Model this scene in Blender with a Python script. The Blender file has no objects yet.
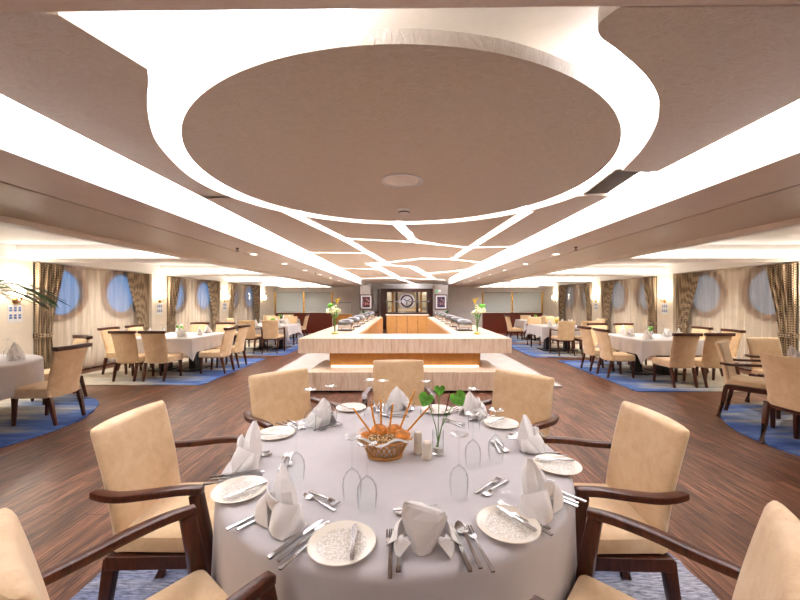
import bpy, bmesh, math, random
from mathutils import Vector, Matrix
random.seed(7)
PI = math.pi
S = bpy.context.scene
COL = S.collection

# ------------------------------------------------------------------ camera, world, exposure
cam_d = bpy.data.cameras.new('camera'); cam = bpy.data.objects.new('camera', cam_d); COL.objects.link(cam)
cam.location = (0, 0, 1.5); cam.rotation_euler = (PI/2, 0, 0)
cam_d.lens = 16.0; cam_d.sensor_width = 36.0
cam_d.shift_x = -5/800; cam_d.shift_y = 1/800
cam_d.clip_start = 0.02
S.camera = cam
S.view_settings.view_transform = 'Standard'; S.view_settings.look = 'None'
S.view_settings.gamma = 1.0; S.view_settings.use_curve_mapping = False
S.view_settings.exposure = 0.95
S.cycles.use_denoising = True
S.cycles.max_bounces = 8; S.cycles.diffuse_bounces = 5; S.cycles.transparent_max_bounces = 24
S.cycles.sample_clamp_indirect = 6
S.cycles.caustics_reflective = False; S.cycles.caustics_refractive = False
LED = 4.6        # radiance of the ceiling light channels
STRIP = 2.4      # radiance of the coffer strips
SCONCE = 8.5    # watts of each wall lamp
SPOT = 26.0      # watts of each recessed downlight

W = bpy.data.worlds.new('world'); S.world = W; W.use_nodes = True
wn = W.node_tree.nodes; wl = W.node_tree.links
bg = wn['Background']
tc = wn.new('ShaderNodeTexCoord'); sx = wn.new('ShaderNodeSeparateXYZ'); rp = wn.new('ShaderNodeValToRGB')
mp = wn.new('ShaderNodeMapRange'); mp.inputs['From Min'].default_value = -1; mp.inputs['From Max'].default_value = 1
wl.new(tc.outputs['Generated'], sx.inputs[0]); wl.new(sx.outputs['X'], mp.inputs['Value']); wl.new(mp.outputs[0], rp.inputs[0])
rp.color_ramp.elements[0].position = .3; rp.color_ramp.elements[0].color = (.13, .30, .58, 1)
rp.color_ramp.elements[1].position = .7; rp.color_ramp.elements[1].color = (.22, .23, .25, 1)
wl.new(rp.outputs[0], bg.inputs[0]); bg.inputs[1].default_value = 0.6

# ------------------------------------------------------------------ materials
def lin(c): return tuple(((v/255)/12.92 if v/255 <= .04045 else ((v/255+.055)/1.055)**2.4) for v in c) + (1,)
class NT:
    def __init__(s, name):
        s.m = bpy.data.materials.new(name); s.m.use_nodes = True
        s.n = s.m.node_tree.nodes; s.l = s.m.node_tree.links
        s.b = s.n['Principled BSDF']; s.out = s.n['Material Output']
    def node(s, t, **kw):
        nd = s.n.new(t)
        for k, v in kw.items():
            if k in nd.inputs: nd.inputs[k].default_value = v
            else: setattr(nd, k, v)
        return nd
    def link(s, a, b): s.l.new(a, b)
    def coords(s, scale=(1,1,1), rot=(0,0,0), kind='Object'):
        t = s.node('ShaderNodeTexCoord'); m = s.node('ShaderNodeMapping')
        m.inputs['Scale'].default_value = scale; m.inputs['Rotation'].default_value = rot
        s.link(t.outputs[kind], m.inputs[0]); return m.outputs[0]
    def noise(s, v, scale=5, detail=4, rough=.6, dist=0):
        n = s.node('ShaderNodeTexNoise'); n.inputs['Scale'].default_value = scale; n.inputs['Detail'].default_value = detail
        n.inputs['Roughness'].default_value = rough; n.inputs['Distortion'].default_value = dist
        if v is not None: s.link(v, n.inputs['Vector'])
        return n.outputs['Fac']
    def ramp(s, f, stops, const=False):
        r = s.node('ShaderNodeValToRGB'); cr = r.color_ramp
        if const: cr.interpolation = 'CONSTANT'
        while len(cr.elements) < len(stops): cr.elements.new(.5)
        for e, (p, c) in zip(cr.elements, stops): e.position = p; e.color = lin(c)
        s.link(f, r.inputs[0]); return r.outputs[0]
    def bump(s, h, strength=.3, dist=.01):
        b = s.node('ShaderNodeBump'); b.inputs['Strength'].default_value = strength; b.inputs['Distance'].default_value = dist
        s.link(h, b.inputs['Height']); s.link(b.outputs[0], s.b.inputs['Normal'])
    def mix(s, f, a, b, mode='MIX'):
        m = s.node('ShaderNodeMix'); m.data_type = 'RGBA'; m.blend_type = mode
        for sock, v in ((m.inputs[0], f), (m.inputs[6], a), (m.inputs[7], b)):
            if isinstance(v, (int, float)): sock.default_value = v
            elif isinstance(v, tuple): sock.default_value = v
            else: s.link(v, sock)
        return m.outputs[2]
    def base(s, c):
        if isinstance(c, tuple): s.b.inputs['Base Color'].default_value = c
        else: s.link(c, s.b.inputs['Base Color'])
def plain(name, rgb, rough=.6, metal=0, var=.06, scale=12, bump=0, sheen=0):
    t = NT(name); f = t.noise(t.coords(), scale, 4)
    lo = tuple(max(0, v*(1-var)) for v in rgb); hi = tuple(min(255, v*(1+var)) for v in rgb)
    t.base(t.ramp(f, [(.3, lo), (.7, hi)]))
    t.b.inputs['Roughness'].default_value = rough; t.b.inputs['Metallic'].default_value = metal
    if sheen: t.b.inputs['Sheen Weight'].default_value = sheen
    if bump: t.bump(f, bump)
    return t.m
def emit(name, rgb, strength):
    t = NT(name); t.base(lin(rgb)); t.b.inputs['Emission Color'].default_value = lin(rgb); t.b.inputs['Emission Strength'].default_value = strength
    return t.m
def wood(name, lo, hi, scale=(1,1,1), rough=.35):
    t = NT(name); v = t.coords(scale); f = t.noise(v, 6, 6, .65, 1.2)
    t.base(t.ramp(f, [(.3, lo), (.72, hi)])); t.b.inputs['Roughness'].default_value = rough
    return t.m
def thin(name, tint, trans, rough=.1, edge=None):
    """thin clear sheet: transparent, with a Fresnel gloss on top"""
    t = NT(name); tr = t.node('ShaderNodeBsdfTransparent'); tr.inputs[0].default_value = tint
    t.base(lin((225, 228, 226))); t.b.inputs['Roughness'].default_value = rough
    mx = t.node('ShaderNodeMixShader')
    if edge is not None:
        lw = t.node('ShaderNodeLayerWeight'); lw.inputs['Blend'].default_value = edge
        gl = t.node('ShaderNodeBsdfGlossy'); gl.inputs['Roughness'].default_value = .05
        q = t.node('ShaderNodeMath', operation='MULTIPLY'); q.inputs[1].default_value = .65; t.link(lw.outputs['Fresnel'], q.inputs[0]); t.link(q.outputs[0], mx.inputs[0]); t.link(tr.outputs[0], mx.inputs[1]); t.link(gl.outputs[0], mx.inputs[2])
    else:
        mx.inputs[0].default_value = 1-trans
        t.link(tr.outputs[0], mx.inputs[1]); t.link(t.b.outputs[0], mx.inputs[2])
    t.link(mx.outputs[0], t.out.inputs[0]); return t.m
M = {}
def mk_floor():
    t = NT('floor_planks'); v = t.coords((1,1,1), (0,0,PI/2))
    br = t.node('ShaderNodeTexBrick'); br.inputs['Scale'].default_value = 1; br.inputs['Brick Width'].default_value = 1.25
    br.inputs['Row Height'].default_value = .15; br.inputs['Mortar Size'].default_value = .0025; br.offset = .37
    br.inputs['Color1'].default_value = (.1,.1,.1,1); br.inputs['Color2'].default_value = (.9,.9,.9,1); br.inputs['Mortar'].default_value = (0,0,0,1)
    t.link(v, br.inputs['Vector'])
    f = t.noise(t.coords((9, .8, 1)), 2.4, 9, .72, 1.0)
    g = t.noise(t.coords((40, 1.2, 1)), 2.5, 4, .6, .2)
    fm = t.node('ShaderNodeMath', operation='MULTIPLY_ADD'); t.link(g, fm.inputs[0]); fm.inputs[1].default_value = .45
    f2 = t.node('ShaderNodeMath', operation='MULTIPLY'); t.link(f, f2.inputs[0]); f2.inputs[1].default_value = .55; t.link(f2.outputs[0], fm.inputs[2])
    c = t.ramp(fm.outputs[0], [(.36, (34, 20, 15)), (.44, (72, 44, 33)), (.52, (114, 73, 54)), (.63, (160, 114, 89))])
    c2 = t.mix(.36, c, br.outputs['Color'], 'OVERLAY'); c3 = t.mix(br.outputs['Fac'], c2, lin((40, 26, 22)))
    t.base(c3); t.b.inputs['Roughness'].default_value = .36; t.bump(fm.outputs[0], .08); return t.m
M['floor'] = mk_floor()
def mk_panel():
    t = NT('champagne_plaster'); f = t.noise(t.coords((2.6, 4.5, 1)), 6, 9, .78, 2.2)
    t.base(t.ramp(f, [(.3, (228, 211, 190)), (.7, (247, 235, 218))])); t.b.inputs['Roughness'].default_value = .42
    t.bump(f, .7, .025); return t.m
M['panel'] = mk_panel()
M['beam'] = plain('beam_paint', (242, 232, 221), .45, var=.02, scale=3)
M['white'] = plain('white_ceiling_paint', (243, 240, 236), .6, var=.01)
M['wall'] = plain('cream_wallpaper', (236, 225, 208), .7, var=.03, scale=3)
M['backwall'] = plain('grey_beige_wall', (232, 226, 221), .7, var=.02, scale=3)
M['pillar'] = plain('taupe_pillar_paint', (186, 174, 164), .6, var=.02)
M['led'] = emit('light_channel', (244, 246, 255), LED)
M['strip'] = emit('warm_strip_light', (255, 248, 238), STRIP)
M['glow'] = emit('lamp_glass', (255, 236, 205), 12)
M['lens'] = emit('downlight_lens', (255, 246, 232), 8)
def mk_suede():
    t = NT('tan_suede'); f = t.noise(t.coords(), 7, 7, .7, .4); g = t.noise(t.coords(), 120, 2)
    c = t.ramp(f, [(.25, (210, 172, 126)), (.5, (228, 194, 150)), (.75, (240, 212, 174))])
    t.base(t.mix(.12, c, g, 'OVERLAY')); t.b.inputs['Roughness'].default_value = .85
    t.b.inputs['Sheen Weight'].default_value = .3; t.bump(g, .08, .004); return t.m
M['suede'] = mk_suede()
M['mahogany'] = wood('dark_mahogany', (52, 24, 14), (98, 50, 30), (6, 6, 1.2), .3)
M['redwood'] = wood('red_mahogany_panel', (84, 30, 18), (120, 46, 28), (4, 4, 1), .35)
M['honey'] = wood('honey_oak', (170, 114, 52), (194, 138, 70), (5, 5, .7), .4)
def mk_trav():
    t = NT('travertine'); w = t.noise(t.coords((11, 11, 1.1)), 2.2, 7, .66, .6)
    c = t.ramp(w, [(.3, (192, 158, 124)), (.46, (216, 188, 158)), (.6, (228, 206, 180)), (.75, (206, 172, 138))])
    t.base(c); t.b.inputs['Roughness'].default_value = .3; return t.m
M['trav'] = mk_trav()
M['marble'] = plain('white_marble', (206, 200, 193), .25, var=.03, scale=4)
def mk_cloth(name, rgb):
    t = NT(name); f = t.noise(t.coords(), 14, 5, .6); g = t.noise(t.coords((1,1,1)), 400, 1)
    t.base(t.ramp(f, [(.3, tuple(v*.975 for v in rgb)), (.7, rgb)])); t.b.inputs['Roughness'].default_value = .85
    t.b.inputs['Sheen Weight'].default_value = .15; t.bump(f, .12, .01); return t.m
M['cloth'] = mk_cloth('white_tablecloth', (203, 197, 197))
M['napkin'] = mk_cloth('white_napkin', (250, 246, 243))
M['china'] = plain('ivory_china', (240, 230, 214), .18, var=.02)
def mk_lace():
    t = NT('lace_relief_china'); v = t.node('ShaderNodeTexVoronoi'); v.inputs['Scale'].default_value = 150
    t.link(t.coords(), v.inputs['Vector'])
    t.base(t.ramp(v.outputs['Distance'], [(.2, (250, 246, 238)), (.6, (214, 202, 186))])); t.b.inputs['Roughness'].default_value = .2
    t.bump(v.outputs['Distance'], .4, .004); return t.m
M['lace'] = mk_lace()
M['steel'] = plain('polished_steel', (176, 174, 172), .2, 1, var=.02)
M['brushed'] = plain('brushed_steel', (118, 115, 111), .3, 1, var=.04)
M['brass'] = plain('brass', (214, 164, 82), .25, 1, var=.03)
M['black'] = plain('black_metal', (34, 30, 28), .4, var=.1)
M['glass'] = thin('clear_glass', (.97, .98, .98, 1), .9, edge=.12)
M['frost'] = thin('frosted_screen_glass', (.9, .95, .95, 1), .55, .25)
M['pane'] = thin('window_glass', (.95, .97, 1, 1), .9, edge=.1)
def mk_sheer():
    t = NT('sheer_voile'); tr = t.node('ShaderNodeBsdfTransparent'); tl = t.node('ShaderNodeBsdfTranslucent')
    tl.inputs[0].default_value = lin((250, 240, 228)); t.base(lin((250, 240, 228))); t.b.inputs['Roughness'].default_value = .9
    a = t.node('ShaderNodeMixShader'); a.inputs[0].default_value = .2; t.link(t.b.outputs[0], a.inputs[1]); t.link(tl.outputs[0], a.inputs[2])
    f = t.noise(t.coords((6, 6, .2)), 3, 3); r = t.node('ShaderNodeMapRange'); t.link(f, r.inputs['Value'])
    r.inputs['From Min'].default_value = .3; r.inputs['From Max'].default_value = .7; r.inputs['To Min'].default_value = .29; r.inputs['To Max'].default_value = .40
    b = t.node('ShaderNodeMixShader'); t.link(r.outputs[0], b.inputs[0]); t.link(tr.outputs[0], b.inputs[1]); t.link(a.outputs[0], b.inputs[2])
    t.link(b.outputs[0], t.out.inputs[0]); return t.m
M['sheer'] = mk_sheer()
def mk_curtain():
    t = NT('diamond_weave_curtain'); v = t.coords((1,1,1), (PI/4, 0, 0)); c = t.node('ShaderNodeTexChecker'); c.inputs['Scale'].default_value = 31
    c.inputs['Color1'].default_value = lin((92, 74, 58)); c.inputs['Color2'].default_value = lin((190, 168, 138)); t.link(v, c.inputs['Vector'])
    f = t.noise(t.coords(), 60, 2); t.base(t.mix(.25, c.outputs['Color'], f, 'OVERLAY')); t.b.inputs['Roughness'].default_value = .8; return t.m
M['curtain'] = mk_curtain()
M['ring'] = wood('porthole_frame_wood', (128, 88, 54), (150, 106, 68), (3, 3, 3), .5)
def mk_rug(name, axis):
    t = NT(name); co = t.node('ShaderNodeTexCoord'); sp = t.node('ShaderNodeSeparateXYZ'); t.link(co.outputs['Object'], sp.inputs[0])
    n = t.noise(t.coords((.45, 2.6, 1), (0, 0, .5 if axis == '+' else -.5)), 1.0, 3, .6); st = t.noise(t.coords((2, 26, 1) if axis != 'r' else (5, 32, 1)), 3, 5, .7)
    a = t.node('ShaderNodeMath', operation='MULTIPLY_ADD'); t.link(n, a.inputs[0]); a.inputs[1].default_value = 1.5
    src = sp.outputs['X']
    sc = t.node('ShaderNodeMath', operation='MULTIPLY'); t.link(src, sc.inputs[0]); sc.inputs[1].default_value = .28 if axis == '+' else (-.28 if axis == '-' else .06)
    o2 = t.node('ShaderNodeMath', operation='ADD'); o2.inputs[1].default_value = -.46 if axis != 'r' else -.25; t.link(sc.outputs[0], o2.inputs[0]); t.link(o2.outputs[0], a.inputs[2])
    if axis == 'r': stops = [(.0, (176, 176, 184)), (.3, (150, 154, 172)), (.45, (122, 130, 160)), (.6, (160, 162, 176)), (1, (190, 186, 186))]
    else: stops = [(.0, (198, 188, 168)), (.3, (206, 198, 180)), (.42, (170, 170, 172)), (.5, (140, 150, 172)), (.62, (86, 116, 176)), (.8, (52, 84, 152)), (1, (112, 142, 196))]
    c = t.ramp(a.outputs[0], stops); s2 = t.ramp(st, [(.36, (60, 62, 74)), (.64, (216, 214, 212))])
    t.base(t.mix(.45 if axis != 'r' else .8, c, s2, 'OVERLAY')); t.b.inputs['Roughness'].default_value = .95; t.bump(st, .5, .02); return t.m
M['rug+'] = mk_rug('blue_to_cream_rug', '+'); M['rug-'] = mk_rug('cream_to_blue_rug', '-'); M['rugr'] = mk_rug('mottled_blue_grey_rug', 'r')
M['leaf'] = plain('green_leaf', (104, 176, 58), .35, var=.25, scale=20)
M['darkleaf'] = plain('dark_palm_leaf', (46, 92, 44), .4, var=.25, scale=20)
M['stem'] = plain('green_stem', (92, 132, 56), .5, var=.1)
M['yellow'] = plain('yellow_petal', (240, 206, 60), .5, var=.08)
M['whitepetal'] = plain('pale_petal', (236, 236, 196), .5, var=.06)
M['wicker'] = wood('wicker', (170, 112, 52), (214, 158, 88), (30, 30, 30), .5)
M['crust'] = plain('orange_brown_crust', (206, 126, 46), .6, var=.25, scale=40, bump=.4)
M['stick'] = plain('golden_breadstick', (226, 150, 52), .6, var=.12, scale=60)
def mk_seed():
    t = NT('seeded_crust'); v = t.node('ShaderNodeTexVoronoi'); v.inputs['Scale'].default_value = 130; t.link(t.coords(), v.inputs['Vector'])
    t.base(t.ramp(v.outputs['Distance'], [(.15, (232, 206, 150)), (.42, (206, 160, 92)), (.6, (96, 58, 26))])); t.bump(v.outputs['Distance'], .5, .005); return t.m
M['seed'] = mk_seed()
M['ceramic'] = plain('cream_ceramic', (228, 214, 196), .3, var=.02)
M['paper'] = plain('white_card', (240, 240, 238), .7, var=.01)
M['blue'] = plain('blue_print', (84, 124, 186), .6, var=.05)
M['soil'] = plain('dark_soil', (52, 40, 30), .9)
M['mirror'] = plain('mirror', (214, 210, 186), .08, 1, var=.02)
def mk_art(name, a, b, c):
    t = NT(name); v = t.node('ShaderNodeTexVoronoi'); v.inputs['Scale'].default_value = 9; t.link(t.coords(), v.inputs['Vector'])
    t.base(t.ramp(v.outputs['Distance'], [(.1, a), (.4, b), (.7, c)])); return t.m
M['art1'] = mk_art('red_abstract_print', (206, 170, 150), (128, 50, 50), (60, 30, 40))
M['art2'] = mk_art('blue_abstract_print', (190, 140, 110), (110, 74, 96), (50, 44, 76))
M['green'] = emit('green_sign', (60, 170, 110), .6)

# ------------------------------------------------------------------ mesh helpers
def bake(me, bevel=0, segs=2, subsurf=0, solid=0):
    ob = bpy.data.objects.new('tmp', me); COL.objects.link(ob)
    if solid: m = ob.modifiers.new('s', 'SOLIDIFY'); m.thickness = solid; m.offset = 0
    if bevel: m = ob.modifiers.new('b', 'BEVEL'); m.width = bevel; m.segments = segs; m.limit_method = 'ANGLE'
    if subsurf: m = ob.modifiers.new('u', 'SUBSURF'); m.levels = subsurf; m.render_levels = subsurf
    dg = bpy.context.evaluated_depsgraph_get()
    new = bpy.data.meshes.new_from_object(ob.evaluated_get(dg)); bpy.data.objects.remove(ob); bpy.data.meshes.remove(me)
    return new
class MB:
    def __init__(s): s.bm = bmesh.new()
    def face(s, vs):
        try: return s.bm.faces.new(vs)
        except ValueError: return None
    def box(s, x0, y0, z0, x1, y1, z1):
        v = [s.bm.verts.new((x, y, z)) for z in (z0, z1) for y in (y0, y1) for x in (x0, x1)]
        for f in ((0,2,3,1), (4,5,7,6), (0,1,5,4), (2,6,7,3), (0,4,6,2), (1,3,7,5)): s.face([v[i] for i in f])
        return s
    def loft(s, rings, cap0=True, cap1=True, closed=True):
        R = [[s.bm.verts.new(p) for p in r] for r in rings]
        n = len(R[0])
        for a, b in zip(R, R[1:]):
            for i in range(n if closed else n-1): s.face((a[i], a[(i+1) % n], b[(i+1) % n], b[i]))
        if closed and cap0: s.face(R[0][::-1])
        if closed and cap1: s.face(R[-1])
        return s
    def tube(s, pts, r, n=10, cap=True):
        pts = [Vector(p) for p in pts]; rr = r if isinstance(r, (list, tuple)) else [r]*len(pts)
        rings = []; up = Vector((0, 0, 1)); prev = None
        for i, p in enumerate(pts):
            t = (pts[min(i+1, len(pts)-1)]-pts[max(i-1, 0)]).normalized()
            a = prev if prev is not None else (up.cross(t) if abs(t.z) < .95 else Vector((1, 0, 0)))
            a = (a - t*a.dot(t)).normalized(); b = t.cross(a); prev = a
            rings.append([p+(a*math.cos(2*PI*k/n)+b*math.sin(2*PI*k/n))*rr[i] for k in range(n)])
        return s.loft(rings, cap, cap)
    def bar(s, pts, w, h):
        """rectangular section swept along pts; w sideways, h in the vertical plane (lists allowed)"""
        pts = [Vector(p) for p in pts]; rings = []
        for i, p in enumerate(pts):
            t = (pts[min(i+1, len(pts)-1)]-pts[max(i-1, 0)]).normalized()
            a = Vector((0, 0, 1)).cross(t)
            a = Vector((1, 0, 0)) if a.length < .2 else a.normalized(); b = t.cross(a)
            ww = w[i] if isinstance(w, (list, tuple)) else w; hh = h[i] if isinstance(h, (list, tuple)) else h
            rings.append([p+a*(ww/2)*i1+b*(hh/2)*j1 for i1, j1 in ((-1,-1), (1,-1), (1,1), (-1,1))])
        return s.loft(rings)
    def lathe(s, prof, n=24, c=(0,0,0), cap0=False, cap1=False):
        rings = [[(c[0]+r*math.cos(2*PI*k/n), c[1]+r*math.sin(2*PI*k/n), c[2]+z) for k in range(n)] for r, z in prof]
        return s.loft(rings, cap0, cap1)
    def prism(s, poly, z0, z1):
        return s.loft([[(x, y, z0) for x, y in poly], [(x, y, z1) for x, y in poly]])
    def grid(s, fn, nu, nv):
        V = [[s.bm.verts.new(fn(i/nu, j/nv)) for j in range(nv+1)] for i in range(nu+1)]
        for i in range(nu):
            for j in range(nv): s.face((V[i][j], V[i+1][j], V[i+1][j+1], V[i][j+1]))
        return s
    def ball(s, c, r, sc=(1,1,1), n=16, m=10, jit=0):
        prof = []
        rings = []
        for j in range(m+1):
            a = -PI/2+PI*j/m; q = max(.02, math.cos(a))
            rings.append([(c[0]+r*sc[0]*q*math.cos(2*PI*k/n)*(1+jit*math.sin(5*k+3*j)), c[1]+r*sc[1]*q*math.sin(2*PI*k/n)*(1+jit*math.sin(4*k+j)), c[2]+r*sc[2]*math.sin(a)) for k in range(n)])
        return s.loft(rings)
    def xform(s, mat): s.bm.transform(mat); return s
    def mesh(s, name, mat, smooth=True, **kw):
        bmesh.ops.recalc_face_normals(s.bm, faces=s.bm.faces[:])
        me = bpy.data.meshes.new(name); s.bm.to_mesh(me); s.bm.free()
        if any(kw.get(k) for k in ('bevel', 'subsurf', 'solid')): me = bake(me, **kw)
        me.name = name; me.materials.clear(); me.materials.append(mat)
        if smooth:
            me.polygons.foreach_set('use_smooth', [True]*len(me.polygons))
            try: me.set_sharp_from_angle(angle=math.radians(38))
            except Exception: pass
        return me
    def build(s, name, mat, parent=None, loc=(0,0,0), rz=0, smooth=True, **kw):
        return link(s.mesh(name, mat, smooth, **kw), name, parent, loc, rz)
def link(me, name, parent=None, loc=(0,0,0), rz=0):
    ob = bpy.data.objects.new(name, me); COL.objects.link(ob); ob.location = loc; ob.rotation_euler = (0, 0, rz)
    if parent: ob.parent = parent
    return ob
def tag(o, label, cat, group=None):
    o['label'] = label; o['category'] = cat
    if group: o['group'] = group
    elif 'group' in o: del o['group']
    return o
def thing(name, label, cat, loc=(0,0,0), rz=0, group=None):
    o = bpy.data.objects.new(name, None); COL.objects.link(o); o.empty_display_size = .1
    o.location = loc; o.rotation_euler = (0, 0, rz); return tag(o, label, cat, group)
def struct(o): o['kind'] = 'structure'; return o
PROTO = {}
def place(key, make, label, loc, rz=0, group=None, rot=None, big=False):
    """the first call uses the built thing itself, later ones copy it with its parts and sub-parts"""
    if key not in PROTO:
        o = PROTO[key] = make()
    else:
        o = copy_tree(PROTO[key])
    if big:
        for c in o.children:
            if c.type == 'LIGHT': c.data = BIG
    o.location = loc; o.rotation_euler = rot if rot else (0, 0, rz); o['label'] = label
    if group: o['group'] = group
    elif 'group' in o: del o['group']
    return o
def copy_tree(o, parent=None):
    c = o.copy(); COL.objects.link(c)
    if parent: c.parent = parent
    for ch in o.children: copy_tree(ch, c)
    return c
def rrect(w, d, r, n=4):
    pts = []
    for cx, cy, a0 in ((w/2-r, d/2-r, 0), (-w/2+r, d/2-r, 90), (-w/2+r, -d/2+r, 180), (w/2-r, -d/2+r, 270)):
        for k in range(n+1):
            a = math.radians(a0+90*k/n); pts.append((cx+r*math.cos(a), cy+r*math.sin(a)))
    return pts
def catmull(P, n=6, closed=False):
    out = []; N = len(P)
    for i in range(N if closed else N-1):
        p0, p1, p2, p3 = (P[(i+k) % N] if closed else P[min(max(i+k, 0), N-1)] for k in (-1, 0, 1, 2))
        for j in range(n):
            t = j/n
            out.append(tuple(.5*((2*p1[q])+(-p0[q]+p2[q])*t+(2*p0[q]-5*p1[q]+4*p2[q]-p3[q])*t*t+(-p0[q]+3*p1[q]-3*p2[q]+p3[q])*t**3) for q in range(len(p1))))
    if not closed: out.append(tuple(P[-1]))
    return out
def face_rz(fx, fy): return math.atan2(-fx, fy)

# ------------------------------------------------------------------ room shell
XL, XR, YB, YE = -7.0, 7.4, -2.6, 18.6
ZP, ZB, ZS, ZR = 2.40, 2.29, 2.23, 2.62      # panels, beam soffit, side ceiling, recess top
FB = 19.2
struct(MB().box(XL-.3, YB, -.1, XR+.3, FB, 0).build('floor', M['floor'], smooth=False))
struct(MB().box(XL-.3, YB-.15, 0, XR+.3, YB, ZR+.1).build('wall_rear', M['wall'], smooth=False))
struct(MB().box(XL-.3, FB, 0, XR+.3, FB+.15, ZR+.1).build('wall_back', M['backwall'], smooth=False))
struct(MB().box(XL-.3, YB, ZR, XR+.3, FB, ZR+.1).build('ceiling', M['white'], smooth=False))
PIL = [(-1.2, -.6), (2.4, 3.0), (5.9, 6.5), (9.55, 10.15), (13.1, 13.7), (16.7, 17.3)]
HOLES = [c for b in ((6.5, 9.55), (10.15, 13.1), (13.7, 16.7)) for c in ((b[0]+b[1])/2-.8, (b[0]+b[1])/2+.74)]
ZW = 1.68
def cut(ob, cutters):
    for c in cutters:
        m = ob.modifiers.new('c', 'BOOLEAN'); m.object = c; m.operation = 'DIFFERENCE'; m.solver = 'EXACT'
    dg = bpy.context.evaluated_depsgraph_get(); me = bpy.data.meshes.new_from_object(ob.evaluated_get(dg))
    old = ob.data; ob.modifiers.clear(); ob.data = me; bpy.data.meshes.remove(old)
    for c in cutters: bpy.data.objects.remove(c)
for side, xw, sg in (('left', XL, -1), ('right', XR, 1)):
    w = MB().box(min(xw, xw+sg*.05), YB, 0, max(xw, xw+sg*.05), FB, ZR).build('wall_'+side, M['wall'], smooth=False); struct(w)
    cs = []
    for y in HOLES:
        cs.append(MB().loft([[(xw-sg*.1, y+.47*math.cos(2*PI*k/48), ZW+.47*math.sin(2*PI*k/48)) for k in range(48)], [(xw+sg*.4, y+.47*math.cos(2*PI*k/48), ZW+.47*math.sin(2*PI*k/48)) for k in range(48)]]).build('c', M['wall']))
    cut(w, cs)
    p = MB()
    for a, b in PIL: p.box(min(xw, xw-sg*.2), a, 0, max(xw, xw-sg*.2), b, ZS+.02)
    struct(p.build('trim_1' if sg < 0 else 'trim_2', M['wall'], smooth=False))
    b = MB()
    for a, c in PIL: b.box(min(xw, xw-sg*.215), a-.015, 0, max(xw, xw-sg*.215), c+.015, .09)
    b.box(min(xw, xw-sg*.02), YB, 0, max(xw, xw-sg*.02), FB, .09)
    struct(b.build('baseboard_'+side, M['mahogany'], smooth=False))
    for i, y in enumerate(HOLES):
        wd = thing('window_%d' % (i+1+(0 if sg < 0 else 6)), 'x', 'window', (xw, y, ZW)); del wd['label']; del wd['category']; struct(wd)
        n = 48; sec = [(.46, -.02), (.46, .035), (.475, .05), (.57, .05), (.585, .035), (.585, -.0)]
        rg = MB().loft([[(-sg*dx, r*math.cos(2*PI*k/n), r*math.sin(2*PI*k/n)) for r, dx in sec] for k in range(n)]+[[(-sg*dx, r, 0) for r, dx in sec]], False, False)
        rg.build('window_frame', M['ring'], wd)
        MB().loft([[(sg*.03, .468*math.cos(2*PI*k/n), .468*math.sin(2*PI*k/n)) for k in range(n)], [(sg*.038, .468*math.cos(2*PI*k/n), .468*math.sin(2*PI*k/n)) for k in range(n)]]).build('pane', M['pane'], wd)
# side ceilings with their coffers
COF = [(-2.3, -1.3), (-.5, 2.4), (3.0, 6.1), (6.7, 9.7), (10.3, 13.3), (13.9, 16.7), (17.0, 18.9)]
X0 = 3.75
for side, sg, xw in (('left', -1, XL), ('right', 1, XR)):
    m = MB(); xa, xb = X0, abs(xw); ci, co = X0+.08, abs(xw)-.32
    def bx(a, y0, z0, b, y1, z1): m.box(min(sg*a, sg*b), y0, z0, max(sg*a, sg*b), y1, z1)
    bx(xa, YB, ZS, ci, FB, ZR-.01); bx(co, YB, ZS, xb, FB, ZR-.01)
    edges = [YB]+[e for c in COF for e in c]+[FB]
    for i in range(0, len(edges), 2): bx(ci, edges[i], ZS, co, edges[i+1], ZR-.01)
    for a, b in COF: bx(ci, a, ZS+.24, co, b, ZR-.01)
    struct(m.build('ceiling_'+side, M['white'], smooth=False))
    # beam: smooth soffit, gold groove, textured soffit
    struct(MB().box(min(sg*2.1, sg*2.66), YB, ZB, max(sg*2.1, sg*2.66), FB, ZR-.01).build('ceiling_beam_'+side, M['beam'], smooth=False))
    struct(MB().box(min(sg*2.66, sg*2.69), YB, ZB+.012, max(sg*2.66, sg*2.69), FB, ZR-.01).build('trim_3' if sg < 0 else 'trim_4', M['brass'], smooth=False))
    struct(MB().box(min(sg*2.69, sg*X0), YB, ZB, max(sg*2.69, sg*X0), FB, ZR-.01).build('ceiling_soffit_'+side, M['panel'], smooth=False))
    struct(MB().box(min(sg*(X0-.03), sg*X0), YB, ZS, max(sg*(X0-.03), sg*X0), FB, ZB).build('trim_5' if sg < 0 else 'trim_6', M['beam'], smooth=False))
    for k, (a, b) in enumerate(COF[1:]):
        nm = ['behind the camera', 'nearest the camera', 'over the second row of tables', 'over the third row of tables', 'before the glass screen', 'furthest back behind the glass screen'][k]
        o = MB().box(min(sg*(ci+.05), sg*(co-.05)), b-.035, ZS+.025, max(sg*(ci+.05), sg*(co-.05)), b-.004, ZS+.12).build('coffer_strip_light', M['strip'], smooth=False)
        tag(o, 'white strip light in the %s side ceiling coffer, %s' % (side, nm), 'light', 'coffer strip lights')

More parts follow.
